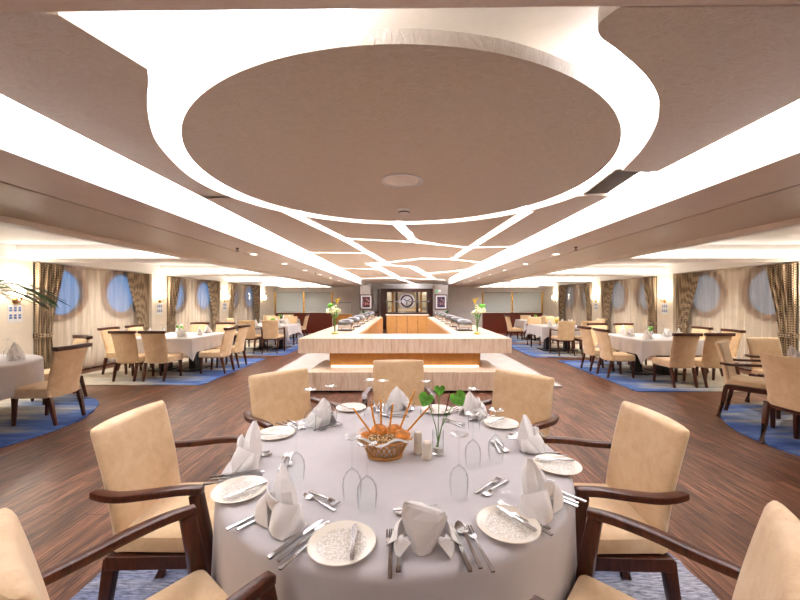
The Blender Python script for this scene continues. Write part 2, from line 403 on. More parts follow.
# ------------------------------------------------------------------ ceiling panels and light channels
CX, CY, CR = -.02, 2.63, 1.385
def circ(r, a0, a1, n=48): return [(CX+r*math.cos(math.radians(a0+(a1-a0)*k/n)), CY+r*math.sin(math.radians(a0+(a1-a0)*k/n))) for k in range(n+1)]
struct(MB().prism(circ(CR, 0, 360, 120)[:-1], ZP, ZP+.055).build('ceiling_panel', M['panel']))
struct(MB().prism([(-1.76, YB), (1.76, YB), (1.76, 1.072), (-1.76, 1.115)], ZP, ZP+.055).build('ceiling_panel', M['beam'], smooth=False))
XP = 1.76
left = [(-1.76, 1.118), (-1.09, 1.118), (-1.0, 1.38)] + catmull([(-1.0, 1.38), (-1.06, 1.47), (-1.16, 1.6), (-1.28, 1.78), (-1.40, 2.0), (-1.50, 2.3), (-1.56, 2.6), (-1.55, 2.9), (-1.50, 3.08)], 6)[1:] + [(-1.72, 3.12), (-1.76, 3.08)]
struct(MB().prism(left, ZP, ZP+.055).build('ceiling_panel', M['panel']))
right = [(1.76, 1.08), (.66, 1.09)] + catmull([(.655, 1.095), (.63, 1.15), (.665, 1.21), (.77, 1.28), (.95, 1.41), (1.10, 1.55), (1.2, 1.68), (1.3, 1.85), (1.41, 2.12), (1.50, 2.46)], 6)[1:] + [(1.70, 2.49), (1.76, 2.47)]
struct(MB().prism(right, ZP, ZP+.055).build('ceiling_panel', M['panel']))
# the cracked field: one slab cut by the channels, then one panel per island
SEG = [([(-1.2, 3.5), (-.884, 5.13), (-.47, 8.33), (-.42, 8.6)], .13), ([(-.85, 8.6), (-.33, 13.3), (-.1, 15.2)], .22), ([(-.85, 8.6), (-.47, 8.4)], .2), ([(1.23, 3.6), (1.02, 7.63)], .13),
       ([(-.12, 4.0), (.15, 5.35), (.42, 5.57)], .13), ([(-.884, 5.13), (.15, 5.42), (1.06, 6.0), (2.0, 5.85)], .11),
       ([(-2.0, 6.6), (-.68, 6.68)], .12), ([(-.45, 8.33), (.37, 7.53), (1.02, 7.67), (2.0, 8.5)], .16), ([(-2.0, 9.7), (-.72, 10.1)], .16),
       ([(-.6, 8.77), (.16, 9.34), (1.16, 14.4)], .2), ([(.7, 11.8), (2.0, 9.9)], .22), ([(-2.0, 14.4), (-.48, 13.7), (1.25, 14.8), (2.0, 15.6)], .25), ([(-.33, 13.3), (.5, 18.8)], .25)]
def ribbon(m, pts, w, z0, z1, ext=.0):
    for (x0, y0), (x1, y1) in zip(pts, pts[1:]):
        d = Vector((x1-x0, y1-y0)); L = d.length; d /= L; nrm = Vector((-d.y, d.x))*w/2; e = d*(w*.3+ext)
        a = Vector((x0, y0))-e; b = Vector((x1, y1))+e
        m.prism([tuple(a-nrm), tuple(b-nrm), tuple(b+nrm), tuple(a+nrm)], z0, z1)
slab = MB().prism([(-XP, 3.05), (XP, 3.05), (XP, 18.5), (-XP, 18.5)], ZP, ZP+.055).build('ceiling_panel', M['panel'], smooth=False)
cutters = [MB().prism(circ(CR+.17, 0, 360, 96)[:-1], ZP-.1, ZP+.2).build('c', M['panel'])]
for pts, w in SEG:
    for q in zip(pts, pts[1:]):
        c = MB(); ribbon(c, q, w, ZP-.1, ZP+.2); cutters.append(c.build('c', M['panel']))
cut(slab, cutters)
bm = bmesh.new(); bm.from_mesh(slab.data); todo = set(bm.verts); isl = []
while todo:
    st = [todo.pop()]; grp = set(st)
    while st:
        for e in st.pop().link_edges:
            for v in e.verts:
                if v not in grp: grp.add(v); st.append(v); todo.discard(v)
    isl.append(grp)
for g in isl:
    b2 = bmesh.new(); mp2 = {v: b2.verts.new(v.co) for v in g}
    for f in {f for v in g for f in v.link_faces}: b2.faces.new([mp2[v] for v in f.verts])
    if sum(f.calc_area() for f in b2.faces) < .02: b2.free(); continue
    me = bpy.data.meshes.new('ceiling_panel'); b2.to_mesh(me); b2.free(); me.materials.append(M['panel']); struct(link(me, 'ceiling_panel'))
bm.free(); bpy.data.objects.remove(slab)
# luminous channel floors in the recess
for side, sg in (('left', -1), ('right', 1)):
    o = MB().box(min(sg*1.72, sg*2.095), YB, ZR-.05, max(sg*1.72, sg*2.095), 16.8, ZR-.03).build('cove_light', M['led'], smooth=False)
    tag(o, 'long straight white light cove along the %s edge of the ceiling panels' % side, 'light', 'long light coves')
ro, ri = circ(1.74, -52, 262, 90), circ(1.30, -52, 262, 90)
m = MB()
m.loft([[(a[0], a[1], ZR-.05), (b[0], b[1], ZR-.05), (b[0], b[1], ZR-.03), (a[0], a[1], ZR-.03)] for a, b in zip(ro, ri)])
tag(m.build('ring_light', M['led']), 'curved white light channel around the round ceiling panel', 'light')
m = MB()
for pts, w in SEG: ribbon(m, [(max(-1.7, min(1.7, x)), y) for x, y in pts], w+.12, ZR-.09, ZR-.07, .04)
tag(m.build('slot_light', M['led'], smooth=False), 'branching narrow white light channels between the angular ceiling panels', 'light')
# vent in the slot on the right
v = thing('air_vent', 'slotted grey air vent in the ceiling slot beside the right cove', 'vent', (1.6, 2.76, ZP+.02), math.radians(-6))
MB().box(-.1, -.29, 0, .1, .29, .02).build('vent_frame', M['ceramic'], v, smooth=False)
m = MB()
for k in range(22): m.box(-.085, -.27+k*.025, -.006, .085, -.258+k*.025, 0)
m.build('slat', M['brushed'], v, smooth=False)
# speaker and detectors
t = thing('ceiling_speaker', 'large round flush speaker in the middle of the round ceiling panel', 'speaker', (-.02, 2.66, ZP))
MB().lathe([(.155, -.0), (.158, -.008), (.14, -.012), (.125, -.006)], 40).build('rim', M['white'], t)
MB().lathe([(.125, -.006), (.05, -.01), (.001, -.011)], 40).build('grille', M['ceramic'], t)
t = thing('smoke_detector', 'small round smoke detector near the rim of the round ceiling panel', 'detector', (-.01, 3.5, ZP))
MB().lathe([(.07, 0), (.07, -.015), (.055, -.03), (.03, -.042), (.001, -.044)], 28).build('housing', M['white'], t)
MB().lathe([(.058, -.022), (.06, -.026), (.05, -.034)], 28).build('vent_band', M['black'], t)
BIG = bpy.data.lights.new('side_lamp', 'SPOT'); BIG.energy = 80; BIG.spot_size = 2.5; BIG.spot_blend = .9; BIG.shadow_soft_size = .08; BIG.color = (1, .96, .9)
def mk_down():
    t = thing('downlight', '', 'downlight')
    MB().lathe([(.07, 0), (.075, -.006), (.055, -.01), (.05, .0)], 24).build('trim_ring', M['white'], t)
    MB().lathe([(.052, -.004), (.03, -.006), (.001, -.006)], 24).build('lens', M['lens'], t)
    l = bpy.data.lights.new('lamp', 'SPOT'); l.energy = SPOT; l.spot_size = 2.3; l.spot_blend = .8; l.shadow_soft_size = .05; l.color = (1, .97, .93)
    o = bpy.data.objects.new('lamp', l); COL.objects.link(o); o.parent = t; o.location = (0, 0, -.03); return t
ordn = ['first', 'second', 'third', 'fourth', 'fifth', 'sixth', 'seventh', 'eighth']
for side, sg in (('left', -1), ('right', 1)):
    for k, y in enumerate((5.97, 7.5, 9.05, 10.6, 12.15, 13.7, 15.2)):
        place('down', mk_down, 'small round white downlight in the %s beam, %s from the camera' % (side, ordn[k]), (sg*2.54, y, ZB), 0, 'beam downlights')
    for k, y in enumerate((1.2, -.4)):  # out-of-view downlights, added to light the foreground table
        place('down', mk_down, 'added unseen downlight in the %s beam %s the camera' % (side, ('above', 'behind')[k]), (sg*2.4, y, ZB), 0, 'beam downlights')
    for k, (x, y) in enumerate(((6.1, 5.2), (4.7, 8.2), (5.9, 8.2), (4.9, 11.8), (5.9, 11.8), (5.2, 15.2), (4.7, 17.8))):  # some added to lift the side lighting, the last to brighten the back wall
        place('down', mk_down, 'small downlight in the %s side ceiling, %s from the camera' % (side, ordn[k]), (sg*x, y, ZS+.24), 0, 'side ceiling downlights', big=True)
def mk_sprk():
    t = thing('sprinkler', '', 'sprinkler')
    MB().lathe([(.028, 0), (.028, -.006), (.012, -.01), (.008, -.03), (.012, -.035)], 14).build('stem', M['black'], t)
    MB().lathe([(.03, -.05), (.032, -.053), (.001, -.054)], 14).build('deflector', M['black'], t)
    m = MB()
    for sgn in (-1, 1): m.tube([(sgn*.01, 0, -.03), (sgn*.018, 0, -.042), (sgn*.006, 0, -.052)], .003, 6)
    m.build('yoke', M['black'], t); return t
for x, y, lb in ((-2.5, 5.3, 'left beam nearer the camera'), (-2.5, 9.9, 'left beam further back'), (2.5, 5.2, 'right beam nearer the camera')):
    place('sprk', mk_sprk, 'small black sprinkler head hanging from the '+lb, (x, y, ZB), 0, 'sprinklers')

# ------------------------------------------------------------------ wall lamps, signs, curtains
def mk_sconce():
    t = thing('wall_sconce', '', 'wall lamp')     # built facing -x (for the right wall); local +x goes into the wall
    MB().lathe([(.001, 0), (.05, .0), (.05, .015), (.02, .03)], 20).xform(Matrix.Rotation(-PI/2, 4, 'Y')).build('wall_plate', M['brass'], t)
    MB().tube([(-.02, 0, 0), (-.08, 0, -.02), (-.11, 0, .02), (-.11, 0, .05)], .009, 8).build('arm', M['brass'], t)
    MB().lathe([(.012, .045), (.035, .055), (.04, .065), (.03, .07)], 20, (-.11, 0, 0)).build('holder', M['brass'], t)
    MB().lathe([(.03, .07), (.052, .1), (.058, .16), (.05, .22), (.042, .245)], 20, (-.11, 0, 0), True, True).build('lamp_shade', M['glow'], t)
    l = bpy.data.lights.new('bulb', 'POINT'); l.energy = SCONCE; l.shadow_soft_size = .05; l.color = (1, .91, .78)
    o = bpy.data.objects.new('bulb', l); COL.objects.link(o); o.parent = t; o.location = (-.11, 0, .32); return t
def mk_sign():
    t = thing('safety_sign', '', 'sign')
    MB().box(-.004, -.12, -.155, 0, .12, .155).build('card', M['paper'], t, smooth=False)
    for k in range(6):
        y, z = ((k % 3)-1)*.072, .07-(k//3)*.13
        m = MB().loft([[(-.006, y+.024*math.cos(2*PI*q/10), z+.03+.018*math.sin(2*PI*q/10)) for q in range(10)], [(-.004, y+.024*math.cos(2*PI*q/10), z+.03+.018*math.sin(2*PI*q/10)) for q in range(10)]])
        m.box(-.006, y-.022, z-.03, -.004, y+.022, z+.005).build('icon', M['blue'], t, smooth=False)
    return t
rows = {6.2: 'nearest the camera', 9.85: 'between first and second bays', 13.4: 'between second and third bays', 17.0: 'furthest back'}
for side, xw, sg in (('left', XL+.2, -1), ('right', XR-.2, 1)):
    for y, lb in rows.items():
        place('sconce', mk_sconce, 'lit brass wall lamp on the %s wall pillar %s' % (side, lb), (xw, y, 1.5), 0 if sg > 0 else PI, 'wall lamps on the pillars')
        if y < 14: place('sign', mk_sign, 'white card of blue pictograms, %s wall pillar %s' % (side, lb), (xw, y, 1.28), 0 if sg > 0 else PI, 'pictogram cards')
def curtain(xw, sg, yo, yi, ytie, label):
    """yo: fixed edge by the pillar, yi: free edge at the top, ytie: free edge at the tie"""
    zt, zk, zb = ZS-.02, .86, .03
    def fn(u, v):
        z = zt+(zb-zt)*v
        k = min(1, (zt-z)/(zt-zk)) if z > zk else 1-.35*(zk-z)/(zk-zb)
        s = k*k*(3-2*k)*.55+k*.45
        e = yi+(ytie-yi)*s
        y = yo+(e-yo)*u
        a = .05*(1-.45*s)
        return (xw-sg*(.205+a*math.sin(u*2*PI*6.5)+.012*math.sin(u*23+v*4)), y+.012*math.sin(u*41), z)
    t = thing('patterned_curtain', label, 'curtain', (0, 0, 0), 0, 'patterned window curtains')
    MB().grid(fn, 96, 28).build('drape', M['curtain'], t, solid=.004)
    y0, y1 = sorted((yo, ytie))
    MB().loft([[(xw-sg*(.205+.085*math.cos(2*PI*k/24)), (y0+y1)/2+((y1-y0)/2+.03)*math.sin(2*PI*k/24), z) for k in range(24)] for z in (.82, .90)], False, False).build('tieback', M['curtain'], t, solid=.008)
def sheer(xw, sg, a, b, label):
    def fn(u, v): return (xw-sg*(.085+.02*math.sin(u*2*PI*17+.6*math.sin(v*2))+.008*math.sin(u*90)), a+(b-a)*u, .04+(ZS-.06)*v)
    tag(MB().grid(fn, 220, 3).build('sheer_curtain', M['sheer']), label, 'sheer curtain', 'sheer curtains')
bays = [(6.5, 9.55, 'nearest'), (10.15, 13.1, 'second'), (13.7, 16.7, 'furthest')]
for side, xw, sg in (('left', XL, -1), ('right', XR, 1)):
    for a, b, nm in bays:
        sheer(xw, sg, a+.02, b-.02, 'pale sheer curtain over the portholes of the %s window bay on the %s' % (nm, side))
        curtain(xw, sg, a+.03, a+.55, a+.32, 'brown diamond patterned curtain at the near edge of the %s bay, %s wall' % (nm, side))
        curtain(xw, sg, b-.16, b-.86, b-.46, 'brown diamond patterned curtain at the far edge of the %s bay, %s wall' % (nm, side))

# ------------------------------------------------------------------ buffet island
b = thing('buffet_counter', 'large travertine buffet island with a thick overhanging slab in the middle of the room', 'buffet counter', (0, 0, 0))
MB().box(-1.84, 6.12, .60, 1.84, 7.0, .855).build('counter_slab', M['trav'], b, smooth=False, bevel=.006)
for sg in (-1, 1): MB().box(min(sg*.93, sg*1.84), 7.0, .60, max(sg*.93, sg*1.84), 14.5, .855).build('counter_arm', M['trav'], b, smooth=False, bevel=.006)
MB().box(-1.34, 6.32, .33, 1.34, 6.98, .60).build('plinth', M['honey'], b, smooth=False)
for sg in (-1, 1):
    MB().box(min(sg*.97, sg*1.34), 6.98, .04, max(sg*.97, sg*1.34), 14.45, .60).build('base_cabinet', M['honey'], b, smooth=False)
    MB().box(min(sg*.90, sg*.93), 7.002, .06, max(sg*.90, sg*.93), 14.48, .825).build('door_panel', M['honey'], b, smooth=False)
m = MB().box(-1.6, 5.80, .035, 1.6, 6.98, .34)
m.build('lower_step', M['trav'], b, smooth=False, bevel=.008)
o = MB().box(-2.72, 6.15, 0, 2.72, 15.0, .035).build('marble_platform', M['marble'], smooth=False, bevel=.006)
tag(o, 'low white marble floor platform around the buffet island', 'platform')
o = MB().box(-1.3, 6.285, .341, 1.3, 6.315, .356).build('plinth_strip_light', M['strip'], smooth=False)
tag(o, 'thin white strip light along the foot of the oak plinth under the buffet slab', 'light')
def mk_chafer():
    t = thing('chafing_dish', '', 'chafing dish')
    MB().loft([[(x, y, z) for x, y in rrect(w, d, .03)] for w, d, z in ((.44, .32, .06), (.46, .34, .09), (.46, .34, .15), (.48, .36, .155), (.48, .36, .17))]).build('water_pan', M['steel'], t)
    MB().loft([[(x, y, z) for x, y in rrect(w, d, .05)] for w, d, z in ((.46, .34, .17), (.46, .34, .2), (.42, .3, .24), (.34, .22, .262), (.2, .1, .27))]).build('lid', M['brushed'], t)
    MB().tube([(-.08, -.165, .2), (-.08, -.2, .21), (.08, -.2, .21), (.08, -.165, .2)], .008, 8).build('handle', M['black'], t)
    MB().box(-.25, -.19, 0, .25, .19, .012).build('base_tray', M['black'], t, smooth=False, bevel=.004)
    for sx in (-1, 1):
        for sy in (-1, 1): MB().tube([(sx*.22, sy*.16, .01), (sx*.21, sy*.15, .07), (sx*.22, sy*.165, .16)], .011, 8).build('leg', M['steel'], t)
    return t
for side, sg in (('left', -1), ('right', 1)):
    for k, y in enumerate((7.85, 8.95, 10.05, 11.2, 12.4, 13.5)):
        place('chafer', mk_chafer, 'steel chafing dish on the %s buffet arm, %s from the front' % (side, ordn[k]), (sg*1.3, y, .856), -sg*PI/2*-1, 'chafing dishes on the buffet').scale = (.88, .88, .9)
def leaf_mesh(L, w, droop=.3, cup=.15):
    def fn(u, v):
        t = u; ww = w*math.sin(PI*min(1, t**.8))**.8*(v-.5)*2
        return (ww, L*t, -droop*L*t*t+cup*abs(ww))
    return fn
def bouquet(label, loc, flip):
    t = thing('flower_vase', label, 'flower vase', loc, 0, 'flower vases on the buffet')
    MB().lathe([(.001, .0), (.07, .0), (.075, .015), (.03, .05), (.024, .1), (.03, .2), (.05, .3), (.045, .3), (.024, .2), (.018, .1), (.02, .055), (.001, .05)], 24).build('vase', M['glass'], t)
    MB().ball((0, 0, .02), .055, (1, 1, .3)).build('moss', M['yellow'], t)
    tips = [(.05*flip, -.02, .60), (-.02*flip, .02, .52), (-.09*flip, .0, .55), (-.1*flip, -.03, .46), (.0, -.05, .46), (.04*flip, .05, .44)]
    for k, q in enumerate(tips):
        st = MB().tube([(0, 0, .03), (q[0]*.2, q[1]*.2, .25), (q[0]*.7, q[1]*.7, .4), q], .006, 6).build('stem', M['stem'], t)
        if k in (0,):
            MB().loft([[(q[0]+r*math.cos(2*PI*i/14)+dx, q[1]+r*math.sin(2*PI*i/14), q[2]+z+.05*max(0, math.cos(2*PI*i/14))*z*8) for i in range(14)] for r, z, dx in ((.008, -.02, 0), (.018, .02, 0), (.036, .05, .004), (.06, .08, .012))], True, False).build('calla_bloom', M['yellow'], st)
        else:
            m = MB()
            for i in range(9):
                m.ball((q[0]+random.uniform(-.045, .045), q[1]+random.uniform(-.045, .045), q[2]+random.uniform(-.03, .03)), random.uniform(.018, .034), n=8, m=6)
            m.build('blossom', M['whitepetal'] if k != 2 else M['leaf'], st)
    m = MB()
    for i in range(14):
        a = random.uniform(0, 6.28); mm = MB().grid(leaf_mesh(random.uniform(.09, .15), .018, .5), 6, 2)
        mm.xform(Matrix.Translation((.02*math.cos(a), .02*math.sin(a), random.uniform(.28, .42))) @ Matrix.Rotation(a, 4, 'Z') @ Matrix.Rotation(1.0, 4, 'X'))
        tmp = bpy.data.meshes.new('q'); mm.bm.to_mesh(tmp); mm.bm.free(); m.bm.from_mesh(tmp); bpy.data.meshes.remove(tmp)
    m.build('foliage', M['leaf'], t)
bouquet('tall vase of yellow and white flowers on the left corner of the buffet', (-1.37, 6.95, .856), 1)
bouquet('tall vase of yellow and white flowers on the right corner of the buffet', (1.40, 6.9, .856), -1)

# ------------------------------------------------------------------ back of the room
t = thing('service_cabinet', 'honey oak service cabinet with four doors behind the buffet well', 'cabinet', (.1, 15.9, 0))
MB().box(-.92, -.3, .0, .92, .3, .86).build('carcass', M['mahogany'], t, smooth=False)
for k in range(4):
    d = MB().box(-.91+k*.46, -.32, .05, -.91+k*.46+.44, -.3, .84).build('door', M['honey'], t, smooth=False, bevel=.004)
    MB().tube([(-.91+k*.46+(.4 if k % 2 == 0 else .04), -.335, .5), (-.91+k*.46+(.4 if k % 2 == 0 else .04), -.335, .62)], .006, 6).build('handle', M['brass'], d)
MB().box(-.95, -.34, .86, .95, .34, .90).build('top', M['trav'], t, smooth=False, bevel=.004)
g = thing('sneeze_guard', 'steel and glass sneeze guard standing on the oak service cabinet', 'sneeze guard', (.1, 15.9, .90))
for sx in (-1, 1): MB().tube([(sx*.88, 0, 0), (sx*.88, 0, .55)], .022, 10).build('post', M['brushed'], g)
MB().box(-.97, -.16, .55, .97, .16, .60).build('shelf', M['brushed'], g, smooth=False, bevel=.01)
MB().box(-.86, -.15, .12, .86, -.143, .54).build('pane', M['glass'], g, smooth=False)
# feature wall with medallion
t = thing('mirrored_back_bar', 'dark framed mirrored alcove on the back wall behind the buffet', 'back bar', (.1, 18.9, 0))
m = MB().box(-1.35, -.3, 0, -1.05, .2, 2.15).box(1.05, -.3, 0, 1.35, .2, 2.15).box(-1.05, -.3, 1.98, 1.05, .2, 2.15)
m.build('frame', M['mahogany'], t, smooth=False)
MB().box(-1.05, .0, .9, 1.05, .05, 1.98).build('mirror', M['mirror'], t, smooth=False)
MB().box(-1.05, -.4, 0, 1.05, .2, .9).build('base_unit', M['mahogany'], t, smooth=False)
for x in (-.75, -.55, .55, .75): MB().box(x-.06, -.08, .9, x+.06, 0, 1.98).build('slim_column', M['honey'] if abs(x) > .6 else M['mahogany'], t, smooth=False)
MB().lathe([(.42, 0), (.42, .05), (.3, .06), (.3, 0)], 40).xform(Matrix.Translation((0, -.1, 1.5)) @ Matrix.Rotation(PI/2, 4, 'X')).build('medallion_surround', M['white'], t)
m = MB().lathe([(.34, .06), (.34, .1), (.27, .11), (.25, .06)], 40)
m.xform(Matrix.Translation((0, -.1, 1.5)) @ Matrix.Rotation(PI/2, 4, 'X')).build('medallion_ring', M['mahogany'], t)
MB().lathe([(.26, .07), (.001, .075)], 40).xform(Matrix.Translation((0, -.1, 1.5)) @ Matrix.Rotation(PI/2, 4, 'X')).build('medallion_face', M['marble'], t)
m = MB()
for k in range(3):
    a = 2*PI*k/3+.5; m.tube([(0, -.19, 1.5), (.2*math.cos(a), -.19, 1.5+.2*math.sin(a))], .03, 6)
m.build('emblem', M['black'], t)
t = thing('narrow_screen', 'narrow dark framed glass panel left of the mirrored back bar', 'screen', (-1.55, 18.5, 0))
m = MB().box(-.3, -.05, 0, -.24, .05, 2.1).box(.12, -.05, 0, .2, .05, 2.1).box(-.24, -.05, .85, .12, .05, .95).box(-.24, -.05, 0, .12, .05, .1); m.build('frame', M['mahogany'], t, smooth=False)
MB().box(-.24, -.01, .95, .12, .01, 2.1).build('pane', M['frost'], t, smooth=False)
for i, (x0, x1) in enumerate(((-2.2, -1.25+-.45), (1.42, 2.1))):
    struct(MB().box(x0, 17.4, 0, x1, 18.2, ZB-.002).build('trim_%d' % (7+i), M['pillar'], smooth=False))
def picture(x, label, art):
    t = thing('framed_picture', label, 'picture', (x, 17.4, 1.45), 0, 'framed pictures')
    m = MB().box(-.31, -.03, -.37, -.26, 0, .37).box(.26, -.03, -.37, .31, 0, .37).box(-.26, -.03, .32, .26, 0, .37).box(-.26, -.03, -.37, .26, 0, -.32)
    m.build('frame', M['mahogany'], t, smooth=False)
    MB().box(-.26, -.012, -.32, .26, 0, .32).build('mount', M['paper'], t, smooth=False)
    MB().box(-.19, -.016, -.26, .19, -.012, .26).build('print', art, t, smooth=False)
picture(-1.9, 'framed reddish print on the pillar left of the back bar', M['art1'])
picture(1.76, 'framed blue toned print on the pillar right of the back bar', M['art2'])
t = thing('exit_sign', 'tiny green sign above the right framed print', 'sign', (1.62, 17.37, 1.99))
MB().box(-.14, -.0, -.06, .14, .03, .06).build('housing', M['white'], t, smooth=False); MB().box(-.12, -.004, -.045, .0, 0, .045).build('face', M['green'], t, smooth=False)
def screen(label, xs, sg):
    t = thing('glass_screen', label, 'glass screen', (0, 16.6, 0), 0, 'glass screens at the back')
    x0, x1 = min(xs), max(xs)
    MB().box(x0, -.06, 0, x1, .06, .92).build('base_panel', M['redwood'], t, smooth=False)
    MB().box(x0-.02, -.08, .92, x1+.02, .08, .95).build('ledge', M['mahogany'], t, smooth=False)
    for x in xs: MB().box(x-.03, -.03, .95, x+.03, .03, 1.92).build('post', M['brass'], t, smooth=False)
    for a, b in zip(sorted(xs), sorted(xs)[1:]):
        p = MB().box(a+.04, -.008, .99, b-.04, .008, 1.88).build('pane', M['frost'], t, smooth=False)
        m = MB()
        for k in range(9): m.box(a+.05, -.011, 1.04+k*.095, b-.05, -.009, 1.06+k*.095)
        m.build('etched_lines', M['frost'], p, smooth=False)
    MB().box(x0, -.02, 1.88, x1, .02, 1.91).build('top_rail', M['brushed'], t, smooth=False)
screen('frosted glass screen on a red mahogany base, left side of the back', [-3.4, -4.72, -6.05], -1)
screen('frosted glass screen on a red mahogany base, right side of the back', [3.62, 5.0, 6.4], 1)
t = thing('side_counter', 'honey oak counter with a steel rail at the back left', 'counter', (-2.9, 17.0, 0))
MB().box(-.5, -.3, 0, .4, .3, .82).build('carcass', M['honey'], t, smooth=False)
MB().box(-.52, -.32, .82, .42, .32, .87).build('top', M['honey'], t, smooth=False)
MB().tube([(-.5, -.2, .87), (-.5, -.2, 1.42), (.38, -.2, 1.42), (.38, -.2, .87)], .018, 8).build('rail', M['brushed'], t)
def bush(label, x, y, z):
    t = thing('potted_plant', label, 'plant', (x, y, z), 0, 'dark plants by the buffet end')
    MB().lathe([(.001, 0), (.07, 0), (.09, .14), (.075, .14), (.07, .1), (.001, .1)], 16).build('pot', M['ceramic'], t)
    m = MB()
    for k in range(40):
        a = random.uniform(0, 6.28); mm = MB().grid(leaf_mesh(random.uniform(.16, .26), .03, .4), 5, 2)
        mm.xform(Matrix.Translation((0, 0, .12)) @ Matrix.Rotation(a, 4, 'Z') @ Matrix.Rotation(random.uniform(.2, 1.2), 4, 'X'))
        tmp = bpy.data.meshes.new('q'); mm.bm.to_mesh(tmp); mm.bm.free(); m.bm.from_mesh(tmp); bpy.data.meshes.remove(tmp)
    m.build('foliage', M['darkleaf'], t)
bush('dark green potted plant at the back end of the left buffet arm', -1.65, 14.3, .856)
bush('dark green potted plant at the back end of the right buffet arm', 1.66, 14.2, .856)

# ------------------------------------------------------------------ rugs
def fringe_circle(R, lim=(-9, 9), n=220):
    pts = []
    for k in range(n):
        a = 2*PI*k/n; r = R*(1+.004*math.sin(9*a)+.006*random.uniform(-1, 1)); pts.append((max(lim[0], min(lim[1], r*math.cos(a))), r*math.sin(a)))
    return pts
def round_rug(label, x, y, R, mat): tag(MB().prism(fringe_circle(R, (XL+.26-x, XR-.26-x)), .001, .014).build('round_rug', mat, None, (x, y, 0)), label, 'rug', 'round rugs')
round_rug('mottled blue grey round rug under the foreground table', -.05, 1.84, 1.62, M['rugr'])
round_rug('blue round rug under the nearest left round table', -5.65, 4.1, 1.6, M['rug+'])
round_rug('blue round rug under the nearest right round table', 5.32, 3.68, 1.55, M['rug-'])
def rect_rug(label, x0, y0, x1, y1, mat): tag(MB().box(-(x1-x0)/2, -(y1-y0)/2, .001, (x1-x0)/2, (y1-y0)/2, .012).build('rectangular_rug', mat, None, ((x0+x1)/2, (y0+y1)/2, 0), smooth=False, bevel=.004), label, 'rug', 'rectangular rugs')
rect_rug('cream and blue rectangular rug under the second table on the left', -6.55, 6.32, -3.62, 9.25, M['rug+'])
rect_rug('cream and blue rectangular rug under the second table on the right', 3.83, 5.87, 6.9, 8.9, M['rug-'])
rect_rug('blue rectangular rug under the third table on the left', -6.2, 9.75, -3.3, 12.7, M['rug+'])
rect_rug('blue rectangular rug under the third table on the right', 3.42, 9.45, 6.4, 12.3, M['rug-'])
rect_rug('blue rectangular rug under the fourth table on the right', 3.95, 12.8, 6.6, 15.3, M['rug-'])
rect_rug('blue rectangular rug under the fourth table on the left', -6.6, 13.2, -4.0, 15.6, M['rug+'])

# ------------------------------------------------------------------ chairs (built facing +y)
def back_shell(w0, w1, t, z0, z1, y0, y1, bow, rnd=.035, nlev=12, crown=.0):
    """upholstered back: bottom width w0, top width w1, raked from y0 to y1, bowed in plan"""
    rings = []
    zs = [z0, z0+.012]+[z0+.012+(z1-rnd-z0-.012)*k/nlev for k in range(1, nlev+1)]+[z1-rnd*.45, z1-rnd*.1, z1]
    for i, z in enumerate(zs):
        f = (z-z0)/(z1-z0); w = w0+(w1-w0)*f**.8
        tt = t; ww = w
        if i == 0: tt = t*.7; ww = w-.02
        if z > z1-rnd:
            q = (z-(z1-rnd))/rnd; sh = 1-math.sqrt(max(0, 1-q*q)); tt = t*(1-.8*sh); ww = w-.9*rnd*sh
        yc = y0+(y1-y0)*(f**1.5)
        ring = []
        for x, y in rrect(ww, tt, min(.03, tt*.45), 3): ring.append((x, y*(1-.6*abs(2*x/w)**3)+yc+bow*(2*x/w)**2, z+crown*(1-(2*x/w)**2)*f))
        # subdivide the long sides so that the bow is smooth
        out = []
        for a, b in zip(ring, ring[1:]+ring[:1]):
            out.append(a)
            if abs(a[0]-b[0]) > .1:
                for k in range(1, 8):
                    x = a[0]+(b[0]-a[0])*k/8; base = math.copysign(tt/2, a[1]-yc-bow*(2*a[0]/w)**2)*(1-.6*abs(2*x/w)**3)+yc
                    out.append((x, base+bow*(2*x/w)**2, z+crown*(1-(2*x/w)**2)*f))
        rings.append(out)
    return rings
def cushion(w0, w1, d, z0, z1, yc, r=.03):
    rings = []
    for z, q in ((z0, .02), (z0+.015, 0), (z1-.035, 0), (z1-.012, .008), (z1, .03), (z1+.006, .08)):
        rings.append([((x*(1+(w1-w0)/w0*(y/d+.5)*.999)), y+yc, z) for x, y in rrect(w0-q*2, d-q*2, max(.01, r), 3)])
    return rings
def mk_arm():
    t = thing('dining_armchair', '', 'armchair')
    MB().loft(cushion(.46, .50, .43, .425, .505, .015)).build('seat', M['suede'], t)
    MB().loft(back_shell(.44, .465, .075, .41, .945, -.20, -.30, .03, .024)).build('backrest', M['suede'], t)
    m = MB()
    m.box(-.24, -.2, .372, .24, -.165, .428).box(-.235, .215, .372, .235, .25, .428).box(-.25, -.2, .372, -.215, .25, .428).box(.215, -.2, .372, .25, .25, .428)
    m.build('seat_frame', M['mahogany'], t, smooth=False, bevel=.003)
    for s in (-1, 1):
        MB().bar([(s*.258, .225, .0), (s*.258, .225, .38), (s*.262, .205, .55), (s*.264, .18, .695)], [.034, .042, .044, .04], [.04, .055, .052, .046]).build('leg', M['mahogany'], t, bevel=.004)
        MB().bar([(s*.21, -.27, .0), (s*.215, -.225, .2), (s*.22, -.19, .41)], [.034, .04, .044], [.036, .042, .05]).build('leg', M['mahogany'], t, bevel=.004)
        p = catmull([(s*.262, .207, .708), (s*.272, .12, .712), (s*.281, .01, .704), (s*.279, -.1, .692), (s*.268, -.18, .690), (s*.250, -.243, .694)], 5)
        MB().bar(p, [.038+.01*math.sin(PI*k/(len(p)-1)) for k in range(len(p))], .030).build('armrest', M['mahogany'], t, bevel=.006)
    return t
